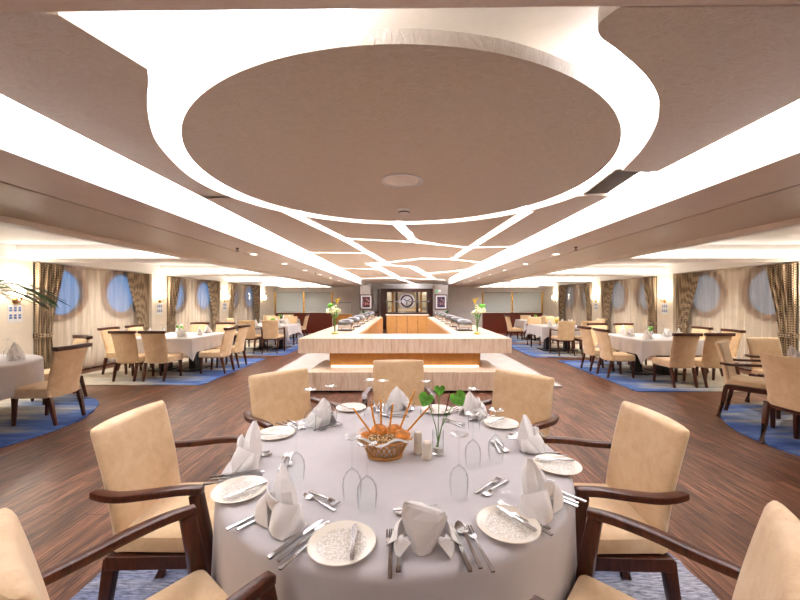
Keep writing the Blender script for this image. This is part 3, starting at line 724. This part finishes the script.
def mk_side():
    t = thing('dining_side_chair', '', 'chair')
    MB().loft(cushion(.43, .47, .46, .325, .452, .045)).build('seat', M['suede'], t)
    MB().loft(back_shell(.41, .45, .07, .325, .895, -.185, -.30, .03, .012)).build('backrest', M['suede'], t)
    p = catmull([(-.238, -.277, .915), (-.12, -.298, .917), (0, -.308, .918), (.12, -.298, .917), (.238, -.277, .915)], 4)
    MB().bar(p, .078, .05).build('top_rail', M['mahogany'], t, bevel=.005)
    for s in (-1, 1):
        MB().bar([(s*.2, .235, .0), (s*.2, .225, .2), (s*.2, .222, .335)], [.03, .036, .045], [.032, .038, .048]).build('leg', M['mahogany'], t, bevel=.003)
        MB().bar([(s*.19, -.25, .0), (s*.193, -.21, .18), (s*.195, -.175, .335)], [.03, .036, .045], [.032, .04, .052]).build('leg', M['mahogany'], t, bevel=.003)
    return t
def armchair(x, y, fx, fy, label, group): return place('arm', mk_arm, label, (x, y, .015), face_rz(fx, fy), group)
def sidechair(x, y, fx, fy, label, group): return place('side', mk_side, label, (x, y, .013), face_rz(fx, fy), group)
G = 'tan armchairs around the foreground round table'
TX, TY, TR = -.04, 1.775, .79
def fg(bx, by, fx, fy, label):       # bx,by: top centre of the back
    L = math.hypot(fx, fy); fx /= L; fy /= L
    armchair(bx+fx*.31, by+fy*.31, fx, fy, label, G)
fg(-.90, .76, .62, .78, 'tan suede armchair cut off at the bottom left corner of the photo')
fg(.885, .77, -.75, .66, 'tan suede armchair cut off at the bottom right corner of the photo')
fg(-1.355, 1.71, .998, .03, 'tan suede armchair at the left of the foreground table, back seen whole')
fg(1.22, 1.70, -.998, .03, 'tan suede armchair at the right of the foreground table, back seen whole')
fg(-.985, 2.74, .68, -.73, 'tan suede armchair at the far left of the foreground table')
fg(.91, 2.68, -.7, -.72, 'tan suede armchair at the far right of the foreground table')
fg(-.06, 3.28, .02, -1, 'tan suede armchair on the far side of the foreground table, before the buffet')

# side tables: (key, centre, half sizes)
def rect_cloth(hx, hy, drop=.27, corner=.16, ztop=.752):
    per = []; N = 120
    for k in range(N):
        a = 2*PI*k/N; c, s = math.cos(a), math.sin(a); q = max(abs(c), abs(s))
        # walk the rectangle evenly
        per.append((c/q, s/q))
    def ring(off, z, fold=0, cor=0):
        out = []
        for k, (u, v) in enumerate(per):
            cn = max(0, (min(abs(u), abs(v))-.78)/.22)
            wob = fold*(math.sin(k*2*PI/N*22+hx*3)*.6+math.sin(k*2*PI/N*13)*.4)*(1-cn)
            e = off+wob+cor*.05*cn
            out.append((u*hx+e*(u if abs(u) > .999 else u*cn), v*hy+e*(v if abs(v) > .999 else v*cn), z-cor*corner*cn*cn))
        return out
    rings = [[(x*f, y*f, ztop) for x, y, z in ring(0, ztop)] for f in (.02, .5, .95)]
    rings += [ring(0, ztop), ring(.008, ztop-.008)]
    for k in range(1, 9):
        t = k/8; rings.append(ring(.012+.02*t, ztop-.01-drop*t, .022*t, t))
    return rings
def rect_table(key, cx, cy, hx, hy, where):
    t = thing('dining_table', 'rectangular dining table with dark pedestal legs, %s' % where, 'table', (cx, cy, .013), 0, 'rectangular dining tables')
    MB().box(-hx+.01, -hy+.01, .70, hx-.01, hy-.01, .735).build('tabletop', M['mahogany'], t, smooth=False)
    for sx in (-1, 1):
        MB().box(sx*hx*.45-.07, -.1, .02, sx*hx*.45+.07, .1, .70).build('pedestal', M['black'], t, smooth=False, bevel=.006)
        MB().box(sx*hx*.45-.2, -.3, 0, sx*hx*.45+.2, .3, .025).build('foot_plate', M['black'], t, smooth=False, bevel=.006)
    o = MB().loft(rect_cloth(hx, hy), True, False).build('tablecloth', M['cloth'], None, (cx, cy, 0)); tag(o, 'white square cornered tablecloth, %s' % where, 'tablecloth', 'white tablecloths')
def round_table(cx, cy, R, where, seed=0, drop=.34):
    t = thing('round_dining_table', 'round dining table on a pedestal, %s' % where, 'table', (cx, cy, .013), 0, 'round dining tables')
    MB().lathe([(.001, .70), (R-.02, .70), (R-.01, .72), (R-.02, .735), (.001, .735)], 64).build('tabletop', M['mahogany'], t)
    MB().lathe([(.001, 0), (.3, 0), (.3, .02), (.07, .06), (.06, .6), (.12, .70), (.001, .70)], 24).build('pedestal', M['black'], t)
    n = 180; rings = []
    for f in (.01, .3, .6, .85, .97): rings.append([(R*f*math.cos(2*PI*k/n), R*f*math.sin(2*PI*k/n), .752+.0006*math.sin(k*.35+f*20)) for k in range(n)])
    for q in (.25, .5, .75): rings.append([((R*.97+(R*.03+.012)*math.sin(q*PI/2))*math.cos(2*PI*k/n), (R*.97+(R*.03+.012)*math.sin(q*PI/2))*math.sin(2*PI*k/n), .752-.03*(1-math.cos(q*PI/2))) for k in range(n)])
    for j in range(0, 11):
        q = j/10; out = []
        for k in range(n):
            a = 2*PI*k/n
            w = (math.sin(9*a+seed)+.6*math.sin(14*a+1.3+seed)+.35*math.sin(23*a+.4)+.5*math.sin(5*a+2*seed))*(.6+.4*math.sin(3*a+seed))
            r = R+.012+.004*q+(.016*w)*q**1.1
            out.append((r*math.cos(a), r*math.sin(a), .722-drop*q-.012*w*q*q))
        rings.append(out)
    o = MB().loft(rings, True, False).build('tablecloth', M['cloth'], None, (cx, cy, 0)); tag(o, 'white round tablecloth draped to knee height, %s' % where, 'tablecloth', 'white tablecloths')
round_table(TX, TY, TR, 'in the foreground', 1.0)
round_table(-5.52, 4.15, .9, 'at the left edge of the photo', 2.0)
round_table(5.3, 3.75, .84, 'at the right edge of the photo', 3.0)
rect_table('L2', -4.92, 7.8, .68, .74, 'second on the left')
rect_table('R2', 5.12, 7.45, .62, .72, 'second on the right')
rect_table('L3', -4.2, 11.25, .68, .62, 'third on the left')
rect_table('R3', 4.62, 10.82, .66, .60, 'third on the right')
rect_table('L4', -5.05, 14.4, .6, .55, 'fourth on the left')
rect_table('R4', 5.1, 13.9, .6, .55, 'fourth on the right')
GL = 'tan chairs with a dark top rail at the side tables'
GA = 'tan armchairs at the side tables'
sc = sidechair; ac = armchair
sc(-4.42, 4.43, -1, -.02, 'tan chair with dark top rail nearest on the left, seat reaching the photo edge', GL)
sc(-5.25, 5.40, -.45, -.9, 'tan chair with dark top rail behind the nearest left chair', GL)
for (x, y, fx, fy, lb) in (
    (-4.64, 6.81, 0, 1, 'near side of second left table, right of the pair'), (-5.19, 6.81, 0, 1, 'near side of second left table, left of the pair'),
    (-3.93, 7.46, -1, 0, 'aisle side of second left table, nearer one'), (-3.95, 8.12, -1, 0, 'aisle side of second left table, further one'),
    (-5.88, 7.4, 1, 0, 'window side of second left table, nearer one'), (-5.88, 8.1, 1, 0, 'window side of second left table, further one'),
    (-4.6, 8.82, 0, -1, 'far side of second left table, right of the pair'), (-5.25, 8.82, 0, -1, 'far side of second left table, left of the pair'),
    (4.8, 6.33, 0, 1, 'near side of second right table, left of the pair'), (5.36, 6.34, 0, 1, 'near side of second right table, right of the pair'),
    (4.16, 7.05, 1, 0, 'aisle side of second right table, nearer one'), (4.16, 7.7, 1, 0, 'aisle side of second right table, further one'),
    (6.02, 6.85, -1, .05, 'window side of second right table, nearer one'), (6.02, 7.55, -1, 0, 'window side of second right table, further one'),
    (4.75, 8.5, 0, -1, 'far side of second right table, left of the pair'), (5.4, 8.5, 0, -1, 'far side of second right table, right of the pair'),
    (-4.25, 14.45, -1, 0, 'aisle side of fourth left table'), (4.2, 13.7, 1, .1, 'aisle side of fourth right table'),
    (5.1, 14.8, 0, -1, 'far side of fourth right table'), (-5.1, 15.3, 0, -1, 'far side of fourth left table')):
    sc(x, y, fx, fy, 'tan dark-railed chair, '+lb, GL)
for (x, y, fx, fy, lb) in (
    (-3.82, 10.3, 0, 1, 'near side of third left table, right of the pair'), (-4.48, 10.3, 0, 1, 'near side of third left table, left of the pair'),
    (-4.0, 12.2, 0, -1, 'far side of third left table, right of the pair'), (-4.62, 12.2, 0, -1, 'far side of third left table, left of the pair'),
    (-5.25, 11.2, 1, 0, 'window side of third left table'),
    (4.39, 9.9, 0, 1, 'near side of third right table, left of the pair'), (5.02, 9.9, 0, 1, 'near side of third right table, right of the pair'),
    (4.35, 11.75, 0, -1, 'far side of third right table, left of the pair'), (4.97, 11.75, 0, -1, 'far side of third right table, right of the pair'),
    (5.65, 10.75, -1, 0, 'window side of third right table'),
    (5.1, 13.02, 0, 1, 'near side of fourth right table'), (-5.05, 13.5, 0, 1, 'near side of fourth left table'),
    (4.37, 4.50, .62, -.78, 'nearest right round table, seen side on with its arms'), (4.03, 3.55, 1, .12, 'nearest right round table, back towards the camera at the photo edge'), (5.25, 4.97, -.05, -1, 'far side of nearest right round table')):
    ac(x, y, fx, fy, 'tan suede armchair, '+lb, GA)

# ------------------------------------------------------------------ tableware makers
def mk_plate():
    t = thing('side_plate', '', 'plate')
    MB().lathe([(.001, 0), (.06, 0), (.066, .003), (.098, .011), (.1035, .0145), (.101, .016), (.094, .0145), (.075, .0075)], 48).build('rim', M['china'], t)
    MB().lathe([(.075, .0075), (.07, .006), (.001, .006)], 48).build('well', M['lace'], t); return t
def flat(m, pts):   # pts: (y, halfwidth, z)
    m.loft([[(-w, y, z), (w, y, z), (w, y, z+th), (-w, y, z+th)] for y, w, z, th in pts])
def mk_knife():
    m = MB(); flat(m, [(-.11, .005, .001, .006), (-.105, .007, 0, .008), (-.02, .006, .001, .008), (0, .004, .001, .006), (.01, .008, .002, .003), (.08, .0095, .002, .002), (.1, .006, .002, .002), (.108, .001, .002, .0015)])
    return tag(m.build('table_knife', M['steel']), '', 'knife')
def mk_bknife():
    m = MB(); flat(m, [(-.085, .005, .001, .006), (-.08, .006, 0, .007), (-.02, .005, .001, .006), (-.005, .0035, .001, .005), (.005, .008, .002, .002), (.06, .009, .002, .002), (.078, .004, .002, .0015)])
    return tag(m.build('butter_knife', M['steel']), '', 'knife')
def spoon_mesh(L, bw):
    m = MB(); flat(m, [(-L*.55, .004, .001, .004), (-L*.54, .006, 0, .005), (-L*.3, .005, .002, .004), (.02, .003, .006, .003), (.035, .003, .008, .003)])
    bl = bw*1.55
    m.loft([[(max(.05, math.sin(PI*j/8))*bw*.5*math.cos(2*PI*k/14), .033+bl*.5-bl*.5*math.cos(PI*j/8)+0*k, .004+.006*(1-math.sin(PI*j/8)) + (-.0035 if math.sin(2*PI*k/14) < 0 else .001)*abs(math.sin(2*PI*k/14))) for k in range(14)] for j in range(9)])
    return m
def mk_spoon(): return tag(spoon_mesh(.2, .042).build('table_spoon', M['steel']), '', 'spoon')
def mk_dspoon(): return tag(spoon_mesh(.165, .034).build('dessert_spoon', M['steel']), '', 'spoon')
def fork_mesh(L):
    m = MB(); flat(m, [(-L*.55, .004, .001, .004), (-L*.54, .0065, 0, .005), (-L*.3, .005, .002, .004), (L*.08, .003, .007, .003), (L*.14, .010, .006, .003), (L*.2, .0125, .004, .003), (L*.24, .0125, .003, .003)])
    for k in range(4):
        x = -.0105+k*.007; m.loft([[(x-.0018, y, z), (x+.0018, y, z), (x+.0018, y, z+.002), (x-.0018, y, z+.002)] for y, z in ((L*.235, .003), (L*.34, .003), (L*.43, .008))])
    return m
def mk_fork(): return tag(fork_mesh(.2).build('table_fork', M['steel']), '', 'fork')
def mk_dfork(): return tag(fork_mesh(.165).build('dessert_fork', M['steel']), '', 'fork')
def mk_glass():
    t = thing('wine_glass', '', 'wine glass')      # stands upside down on its rim
    MB().lathe([(.031, 0), (.034, .03), (.0365, .06), (.034, .085), (.022, .107), (.008, .12), (.0045, .124)], 28).build('bowl', M['glass'], t)
    MB().lathe([(.0045, .124), (.0036, .16), (.0036, .21), (.006, .232)], 12).build('stem', M['glass'], t)
    MB().lathe([(.006, .232), (.02, .236), (.036, .239), (.036, .2405), (.001, .2405)], 28).build('foot', M['glass'], t); return t
def quad_patch(P, bulge, nu=8, nv=6):
    P = [Vector(p) for p in P]
    def fn(u, v):
        p = P[0]*(1-u)*(1-v)+P[1]*u*(1-v)+P[2]*u*v+P[3]*(1-u)*v
        return p+Vector(bulge)*math.sin(PI*u)*math.sin(PI*(.15+.7*v))
    return MB().grid(fn, nu, nv)
def napkin_maker(H, lean, fan):
    """a peaked fold (fan=0) or a broad shield (fan=1) with two turned-out flaps"""
    def mk():
        t = thing('folded_napkin', '', 'napkin')
        prof = ((0, .040, .030), (.22, .046, .033), (.45, .047, .030), (.62, .042, .025), (.8, .026, .016), (.93, .010, .007), (1, .002, .002)) if not fan else \
               ((0, .026, .024), (.25, .036, .028), (.5, .047, .028), (.75, .054, .022), (.92, .05, .014), (.98, .046, .008), (1, .044, .003))
        rings = []
        for z, w, d in prof:
            # eight corners: flat front and back panels meeting in creases, a pleat down the front
            base = ((1, .15), (.55, .8), (0, 1), (-.55, .85), (-1, .1), (-.6, -.75), (-.08, -.5), (.12, -1.05), (.62, -.7))
            rings.append([(w*x+lean*z*z, d*y+.014*z*z+.006*math.sin(4*z+x*2), H*z+(.012*x*(z > .9) if fan else 0)) for x, y in base])
        MB().loft(rings).build('body', M['napkin'], t, smooth=False, bevel=.003, segs=2)
        h = H/.155
        for s in (-1, 1):
            # flap: lies against the front, then turns outward to a low tip
            q = quad_patch([(s*.002, -.040, .004), (s*.070, -.040, .002), (s*.050, .012, .062*h), (s*.022, -.034, .085*h)] if not fan else
                           [(s*.004, -.034, .003), (s*.088, -.012, .002), (s*.062, .02, .05*h), (s*.044, -.026, .088*h)], (s*.012, -.022, .012), 10, 8)
            q.build('flap', M['napkin'], t, solid=.003)
            # the rolled edge behind it
            q = quad_patch([(s*.066, -.036, .003), (s*.058, .034, .002), (s*.030, .03, .05*h), (s*.048, .012, .06*h)], (s*.014, .004, .004), 8, 6)
            q.build('rolled_edge', M['napkin'], t, solid=.003)
        # band folded across the front with its stitched hem
        q = quad_patch([(-.046, -.014, .052*h), (.046, -.02, .03*h), (.030, -.032, .088*h), (-.026, -.03, .105*h)], (0, -.016, 0), 10, 5)
        q.build('front_fold', M['napkin'], t, solid=.0035)
        return t
    return mk
NK = [napkin_maker(.155, .006, 0), napkin_maker(.175, -.022, 0), napkin_maker(.135, .0, 1)]
def napkin(kind, label, loc, rz, group):
    o = place('nap%d' % kind, NK[kind], label, loc, rz, group); o.scale = (1.3, 1.3, 1.05) if 'foreground' in group else (1.25, 1.25, 1.25); return o

# ------------------------------------------------------------------ the foreground table setting
ZT = .7535
F_ = 355.6
def tp(px, py, z=ZT):
    d = (1.5-z)*F_/(py-301); return ((px-405)*d/F_, d, z)
seats = {'nearest the camera': (270, (424, 549), (342, 546), 2), 'front left': (232, (283, 522), (240, 492), 1), 'middle left': (190, (250, 463), (276, 435), 1),
         'far left': (143, (323, 424), (351, 409), 0), 'far side': (88, (398, 409), (437, 411), 0), 'far right': (42, (472, 415), (501, 425), 0),
         'middle right': (354, (528, 447), (557, 467), 0), 'front right': (307, (538, 509), (508, 527), 1)}
def polar(th, s, t_):
    u = Vector((math.cos(th), math.sin(th))); f = -u; r = Vector((f.y, -f.x))
    p = Vector((TX, TY))+r*s+f*t_; return p, face_rz(f.x, f.y)
for nm, (deg, nap, plate, kind) in seats.items():
    th = math.radians(deg); w = 'place setting %s of the foreground table' % nm if nm != 'nearest the camera' else 'place setting nearest the camera'
    w = {'nearest the camera': 'the place nearest the camera'}.get(nm, 'the %s place' % nm)
    _, rz = polar(th, 0, 0)
    x, y, z = tp(*plate); place('plate', mk_plate, 'ivory side plate with a lacy centre at '+w, (x, y, ZT), 0, 'ivory side plates')
    pv = Vector((x-TX, y-TY)); pr = pv.length; pth = math.atan2(pv.y, pv.x)
    place('bknife', mk_bknife, 'small butter knife lying on the side plate at '+w, (x+.035*math.cos(rz), y+.035*math.sin(rz), ZT+.0165), rz+random.uniform(-.15, .15)+(PI if nm in ('front left',) else 0), 'butter knives')
    x, y, z = tp(*nap); napkin(kind, 'folded white napkin standing at '+w, (x, y, ZT), rz+(PI if nm == 'nearest the camera' else random.uniform(-.3, .3)), 'folded napkins on the foreground table')
    nv = Vector((x-TX, y-TY)); base = math.atan2(nv.y, nv.x)-.08
    def put(key, mk, lb, s, t_, dr=0, grp=None):
        p, r0 = polar(base, s, t_); place(key, mk, lb+w, (p.x, p.y, ZT), r0+dr, grp)
    j = lambda a=.06: random.uniform(-a, a)
    put('knife', mk_knife, 'steel table knife right of the napkin at ', .165, -.70, .06+j(), 'table knives')
    put('spoon', mk_spoon, 'steel table spoon right of the napkin at ', .195, -.69, .06+j(), 'table spoons')
    put('fork', mk_fork, 'outer steel fork right of the spoon at ', .222, -.705, .12+j(), 'forks right of the spoons')
    put('fork', mk_fork, 'longer steel fork between plate and napkin at ', -.045, -.71, -.04+j(), 'forks left of the napkins')
    put('fork', mk_fork, 'second steel fork beside the plate at ', -.018 if nm != 'front right' else -.02, -.69, -.05+j(), 'second forks left of the napkins')
    put('dspoon', mk_dspoon, 'steel dessert spoon laid crosswise above the napkin at ', .06, -.535, PI/2+j(.12), 'dessert spoons')
    put('dfork', mk_dfork, 'steel dessert fork laid crosswise above the napkin at ', .06, -.505, -PI/2+j(.12), 'dessert forks')
for px, py, lb in ((352, 501, 'left of the pair in front of the bread basket'), (367, 510, 'right of the pair in front of the bread basket'), (459, 497, 'right of centre in front of the leaf vase'),
                   (473, 467, 'left of the pair at the middle right place'), (496, 461, 'right of the pair at the middle right place'), (296, 482, 'beside the middle left napkin'),
                   (310, 431, 'left of the far left napkin'), (331, 426, 'right of the far left napkin'), (369, 417, 'left of the pair by the far napkin'), (383, 418, 'right of the pair by the far napkin'),
                   (426, 419, 'behind the leaf vase'), (474, 430, 'before the far right napkin')):
    x, y, z = tp(px, py); place('glass', mk_glass, 'upturned wine glass, '+lb, (x, y, ZT), 0, 'upturned wine glasses')
# bread basket
bx_, by_, _ = tp(385, 455)
t = thing('bread_basket', 'oval wicker bread basket in the middle of the foreground table', 'basket', (bx_, by_, ZT))
EL = .82
prof = [(.078, .006), (.088, .025), (.101, .05), (.116, .072), (.128, .09)]
def bpt(a, f):
    k = f*(len(prof)-1); i = min(int(k), len(prof)-2); q = k-i; r = prof[i][0]*(1-q)+prof[i+1][0]*q; z = prof[i][1]*(1-q)+prof[i+1][1]*q
    return (r*math.cos(a), EL*r*math.sin(a), z)
m = MB()
for k in range(26):
    for sg in (-1, 1): m.tube([bpt(2*PI*k/26+sg*.45*f, f) for f in (0, .25, .5, .75, 1)], .0032, 5)
m.build('woven_side', M['wicker'], t)
for nm, f, r in (('base_ring', 0, .008), ('rim_band', 1, .008)):
    MB().tube([bpt(2*PI*k/48, f) for k in range(49)], r, 8, False).build(nm, M['wicker'], t)
MB().lathe([(.001, 0), (.086, 0), (.086, .008), (.001, .008)], 32).xform(Matrix.Diagonal((1, EL, 1, 1))).build('base', M['wicker'], t)
n = 64
o = MB().loft([[((r+.006*math.sin(7*2*PI*k/n)*fr)*math.cos(2*PI*k/n), EL*(r+.006*math.sin(7*2*PI*k/n)*fr)*math.sin(2*PI*k/n), z+.012*math.sin(5*2*PI*k/n+1)*fr) for k in range(n)] for r, z, fr in ((.001, .012, 0), (.07, .012, 0), (.08, .03, .0), (.094, .056, 0), (.11, .08, .1), (.122, .098, .6), (.134, .104, 1), (.137, .094, 1))], False, False).build('napkin_liner', M['napkin'], None, (bx_, by_, ZT), solid=.002)
tag(o, 'white napkin lining the wicker bread basket', 'napkin')
rolls = [(-.045, -.05, .08, .042, 'seed', 'seeded roll at the front left of the bread basket'), (.02, -.055, .082, .042, 'seed', 'seeded roll at the front middle of the bread basket'), (.082, -.015, .09, .043, 'crust', 'orange brown roll at the right of the bread basket'),
         (.045, .035, .1, .045, 'crust', 'orange brown roll at the back right of the bread basket'), (-.03, .04, .1, .045, 'crust', 'orange brown roll at the back of the bread basket'), (-.09, -.0, .082, .036, 'crust', 'small brown roll at the left of the bread basket')]
for x, y, z, r, mt, lb in rolls:
    o = MB().ball((0, 0, 0), r, (1.05, .95, .85), 20, 12, .02).build('bread_roll', M[mt], None, (bx_+x, by_+y*EL, ZT+z), random.uniform(0, 3)); tag(o, lb, 'bread', 'rolls in the bread basket')
sticks = [((353, 408), (374, 437), 'longest breadstick leaning left out of the bread basket'), ((371, 404), (376, 432), 'breadstick second from left in the bread basket'), ((381, 399), (381, 430), 'tall upright breadstick in the middle of the bread basket'),
          ((393, 404), (389, 430), 'short breadstick right of the middle in the bread basket'), ((415, 391), (401, 425), 'breadstick leaning right beside the leaf vase'), ((430, 406), (410, 428), 'darker breadstick leaning furthest right out of the basket')]
for (ax, ay), (qx, qy), lb in sticks:
    def onplane(px, py, d): return Vector(((px-405)*d/F_, d, 1.5-(py-301)*d/F_))
    a, q = onplane(qx, qy, by_+.02), onplane(ax, ay, by_+.035)
    dv = (q-a).normalized(); a = a-dv*.05
    o = MB().tube([a-a, (q-a)*.33+Vector((.002, 0, 0)), (q-a)*.66, q-a], [.0045, .005, .005, .004], 8).build('breadstick', M['stick'], None, a); tag(o, lb, 'breadstick', 'breadsticks')
def shaker(px, py, h, r, label):
    x, y, z = tp(px, py)
    t = thing('shaker', label, 'shaker', (x, y, ZT), 0, 'salt and pepper shakers')
    MB().lathe([(.001, 0), (r, 0), (r*1.03, .004), (r*.98, h*.45), (r*.9, h*.5), (r*.94, h*.55), (r*.95, h*.8)], 24).build('body', M['ceramic'], t)
    MB().lathe([(r*.95, h*.8), (r*.93, h*.92), (r*.7, h*.985), (r*.3, h), (.001, h)], 24).build('cap', M['ceramic'], t)
shaker(418, 453, .105, .021, 'taller cream ceramic shaker beside the bread basket'); shaker(427, 459, .085, .021, 'shorter cream ceramic shaker in front of its partner')
x, y, _ = tp(438, 454)
t = thing('bud_vase', 'small clear glass vase holding green leaves on the foreground table', 'vase', (x, y, ZT))
MB().lathe([(.001, 0), (.027, 0), (.028, .004), (.028, .115), (.026, .115), (.026, .012), (.001, .012)], 28).build('glass_body', M['glass'], t)
MB().lathe([(.001, .012), (.025, .012), (.025, .035), (.001, .035)], 24).build('white_pebbles', M['marble'], t)
for lb, tx_, tz, yo, sc_, rt, mt in (('leftmost round green leaf in the glass vase', 427, 399, -.01, .068, .4, 'leaf'), ('small pale leaf at the top of the small glass vase', 440, 391, .02, .05, 0, 'leaf'), ('heart shaped green leaf leaning right in the small glass vase', 456, 398, -.015, .074, -.5, 'leaf')):
    ex, ez = (tx_-405)*y/F_-x, 1.5-(tz-301)*y/F_-ZT
    o = thing('leaf_sprig', lb, 'leaf', (x, y, ZT+.02), 0, 'leaf sprigs in the small vase')
    MB().tube([(-.3*ex*.2, 0, 0), (ex*.2, yo*.3, (ez-.02)*.45), (ex*.6, yo*.7, (ez-.02)*.75), (ex, yo, ez-.02)], .0022, 6).build('stem', M['stem'], o)
    pts = [(0, .25), (.25, .48), (.6, .42), (.85, .0), (.75, -.45), (.4, -.85), (0, -1.15)]
    full = catmull([(0, .2)]+pts[1:]+[(-a, b) for a, b in pts[-2:0:-1]], 4, True)
    m = MB(); cv = [(ex+sc_*.62*a+.0, yo-.012+.012*(abs(a)), ez-.02+sc_*(.62*b+.2)) for a, b in full]
    m.loft([cv, [(ex+(p[0]-ex)*.5, p[1]-.004, ez-.02+(p[2]-ez+.02)*.5) for p in cv], [(ex+(p[0]-ex)*.03, p[1]-.002, ez-.02+(p[2]-ez+.02)*.03) for p in cv]], False, True)
    m.xform(Matrix.Translation((ex, yo, ez)) @ Matrix.Rotation(rt, 4, 'Y') @ Matrix.Translation((-ex, -yo, -ez))).build('blade', M[mt], o, solid=.0012)
o = thing('dark_twig', 'thin dark red tipped stem standing in the small glass vase', 'stem', (x, y, ZT+.02))
MB().tube([(-.012, 0, 0), (.02, .005, .12), (.055, .01, .255)], .002, 6).build('stem', M['stem'], o)
MB().tube([(.04, .0075, .19), (.055, .01, .255), (.066, .012, .285)], [.003, .0035, .001], 6).build('tip', M['redwood'], o)

# ------------------------------------------------------------------ tableware on the side tables
def dress(cx, cy, hx, hy, where, kinds, vase=True, glasses=3, flower='leaf'):
    spots = [(-.55, -.6), (.45, -.62), (.62, 0), (.5, .62), (-.45, .62), (-.62, .05)]
    for k in range(kinds):
        x, y = spots[k]
        napkin(k % 3, 'folded white napkin on the table %s, %s' % (where, ['near side left', 'near side right', 'right side', 'far side right', 'far side left', 'left side'][k]), (cx+x*hx, cy+y*hy, .7535), k*1.1, 'napkins on the side tables')
    gs = [(-.25, -.45), (.1, .4), (.3, -.2), (-.3, .3)]
    for k in range(glasses):
        x, y = gs[k]; place('glass', mk_glass, 'wine glass upside down on the table %s, %s' % (where, ['near the front left', 'towards the back', 'right of the middle', 'left of the middle'][k]), (cx+x*hx, cy+y*hy, .7535), 0, 'glasses on the side tables')
    if vase:
        t = thing('small_flower_vase', 'small vase of %s on the table %s' % ({'leaf': 'green flowers', 'white': 'white flowers', 'orange': 'orange flowers'}[flower], where), 'flower vase', (cx, cy, .7535), 0, 'small vases on the side tables')
        MB().lathe([(.001, 0), (.03, 0), (.03, .1), (.027, .1), (.027, .01), (.001, .01)], 16).build('vase', M['glass'], t)
        m = MB()
        for k in range(10): m.ball((random.uniform(-.05, .05), random.uniform(-.05, .05), .16+random.uniform(-.03, .04)), random.uniform(.018, .03), n=8, m=6)
        m.build('blossom', M[{'leaf': 'leaf', 'white': 'whitepetal', 'orange': 'yellow'}[flower]], t)
        m = MB()
        for k in range(5): a = k*1.3; m.tube([(0, 0, .012), (.03*math.cos(a), .03*math.sin(a), .15)], .003, 5)
        m.build('stem', M['stem'], t)
dress(-4.92, 7.8, .68, .74, 'second on the left', 6, True, 4, 'leaf')
dress(5.12, 7.45, .62, .72, 'second on the right', 6, True, 4, 'leaf')
dress(-4.2, 11.25, .68, .62, 'third on the left', 4, True, 2, 'leaf')
dress(4.62, 10.82, .66, .60, 'third on the right', 4, True, 2, 'orange')
dress(-5.05, 14.4, .6, .55, 'fourth on the left', 3, True, 1, 'leaf')
dress(5.1, 13.9, .6, .55, 'fourth on the right', 3, True, 1, 'leaf')
napkin(1, 'folded white napkin at the left photo edge on the nearest left round table', (-5.05, 4.62, .7535), .5, 'napkins on the side tables')
napkin(2, 'loose folded white napkin near the rim of the nearest left round table', (-4.93, 4.5, .7535), 1.7, 'napkins on the side tables')
place('glass', mk_glass, 'wine glass upside down at the left photo edge on the nearest left round table', (-5.28, 4.72, .7535), 0, 'glasses on the side tables')
napkin(1, 'folded white napkin at the right photo edge on the nearest right round table', (4.62, 4.22, .7535), .2, 'napkins on the side tables')

# ------------------------------------------------------------------ palm at the left edge
t = thing('potted_palm', 'potted palm whose green fronds reach in at the left photo edge', 'palm', (-4.2, 2.75, 0))
MB().lathe([(.001, 0), (.17, 0), (.22, .38), (.2, .38), (.19, .33), (.001, .33)], 28).build('pot', M['ceramic'], t)
MB().lathe([(.001, .335), (.19, .335)], 28).build('soil', M['soil'], t)
MB().tube([(0, 0, .33), (.02, 0, .8), (0, .02, 1.30)], [.05, .04, .03], 10).build('trunk', M['wicker'], t)
random.seed(3)
def frond(ang, rise, L):
    pts = []
    for k in range(13):
        f = k/12; r = L*f; z = 1.28+rise*math.sin(f*2.1)-.35*rise*f*f
        pts.append(Vector((r*math.cos(ang), r*math.sin(ang), z)))
    fr = MB().tube(pts, [.012*(1-.8*k/12) for k in range(13)], 6).build('frond', M['stem'], t)
    m = MB()
    for k in range(3, 40):
        f = k/40; i = min(11, int(f*12)); q = f*12-i; p = pts[i].lerp(pts[i+1], q); d = (pts[i+1]-pts[i]).normalized(); sd = Vector((-d.y, d.x, 0)).normalized()
        for s in (-1, 1):
            ll = .36*math.sin(PI*(.2+.62*f))+.06; dr = (d*.65+sd*s*.8+Vector((0, 0, .15))).normalized(); wv = dr.cross(Vector((0, 0, 1))).normalized()*.014
            e = p+dr*ll+Vector((0, 0, -.10*ll)); mid = p+dr*ll*.5+Vector((0, 0, .02))
            m.loft([[p-wv*.5, p+wv*.5], [mid-wv, mid+wv], [e-wv*.1, e+wv*.1]], closed=False)
    m.build('leaflets', M['darkleaf'], fr)
for ang, rise, L in ((.55, .42, 1.05), (.95, .36, .95), (.2, .5, .8), (1.6, .5, .85), (2.4, .55, .8), (3.3, .5, .8), (4.2, .45, .85), (5.2, .5, .75)): frond(ang, rise, L)
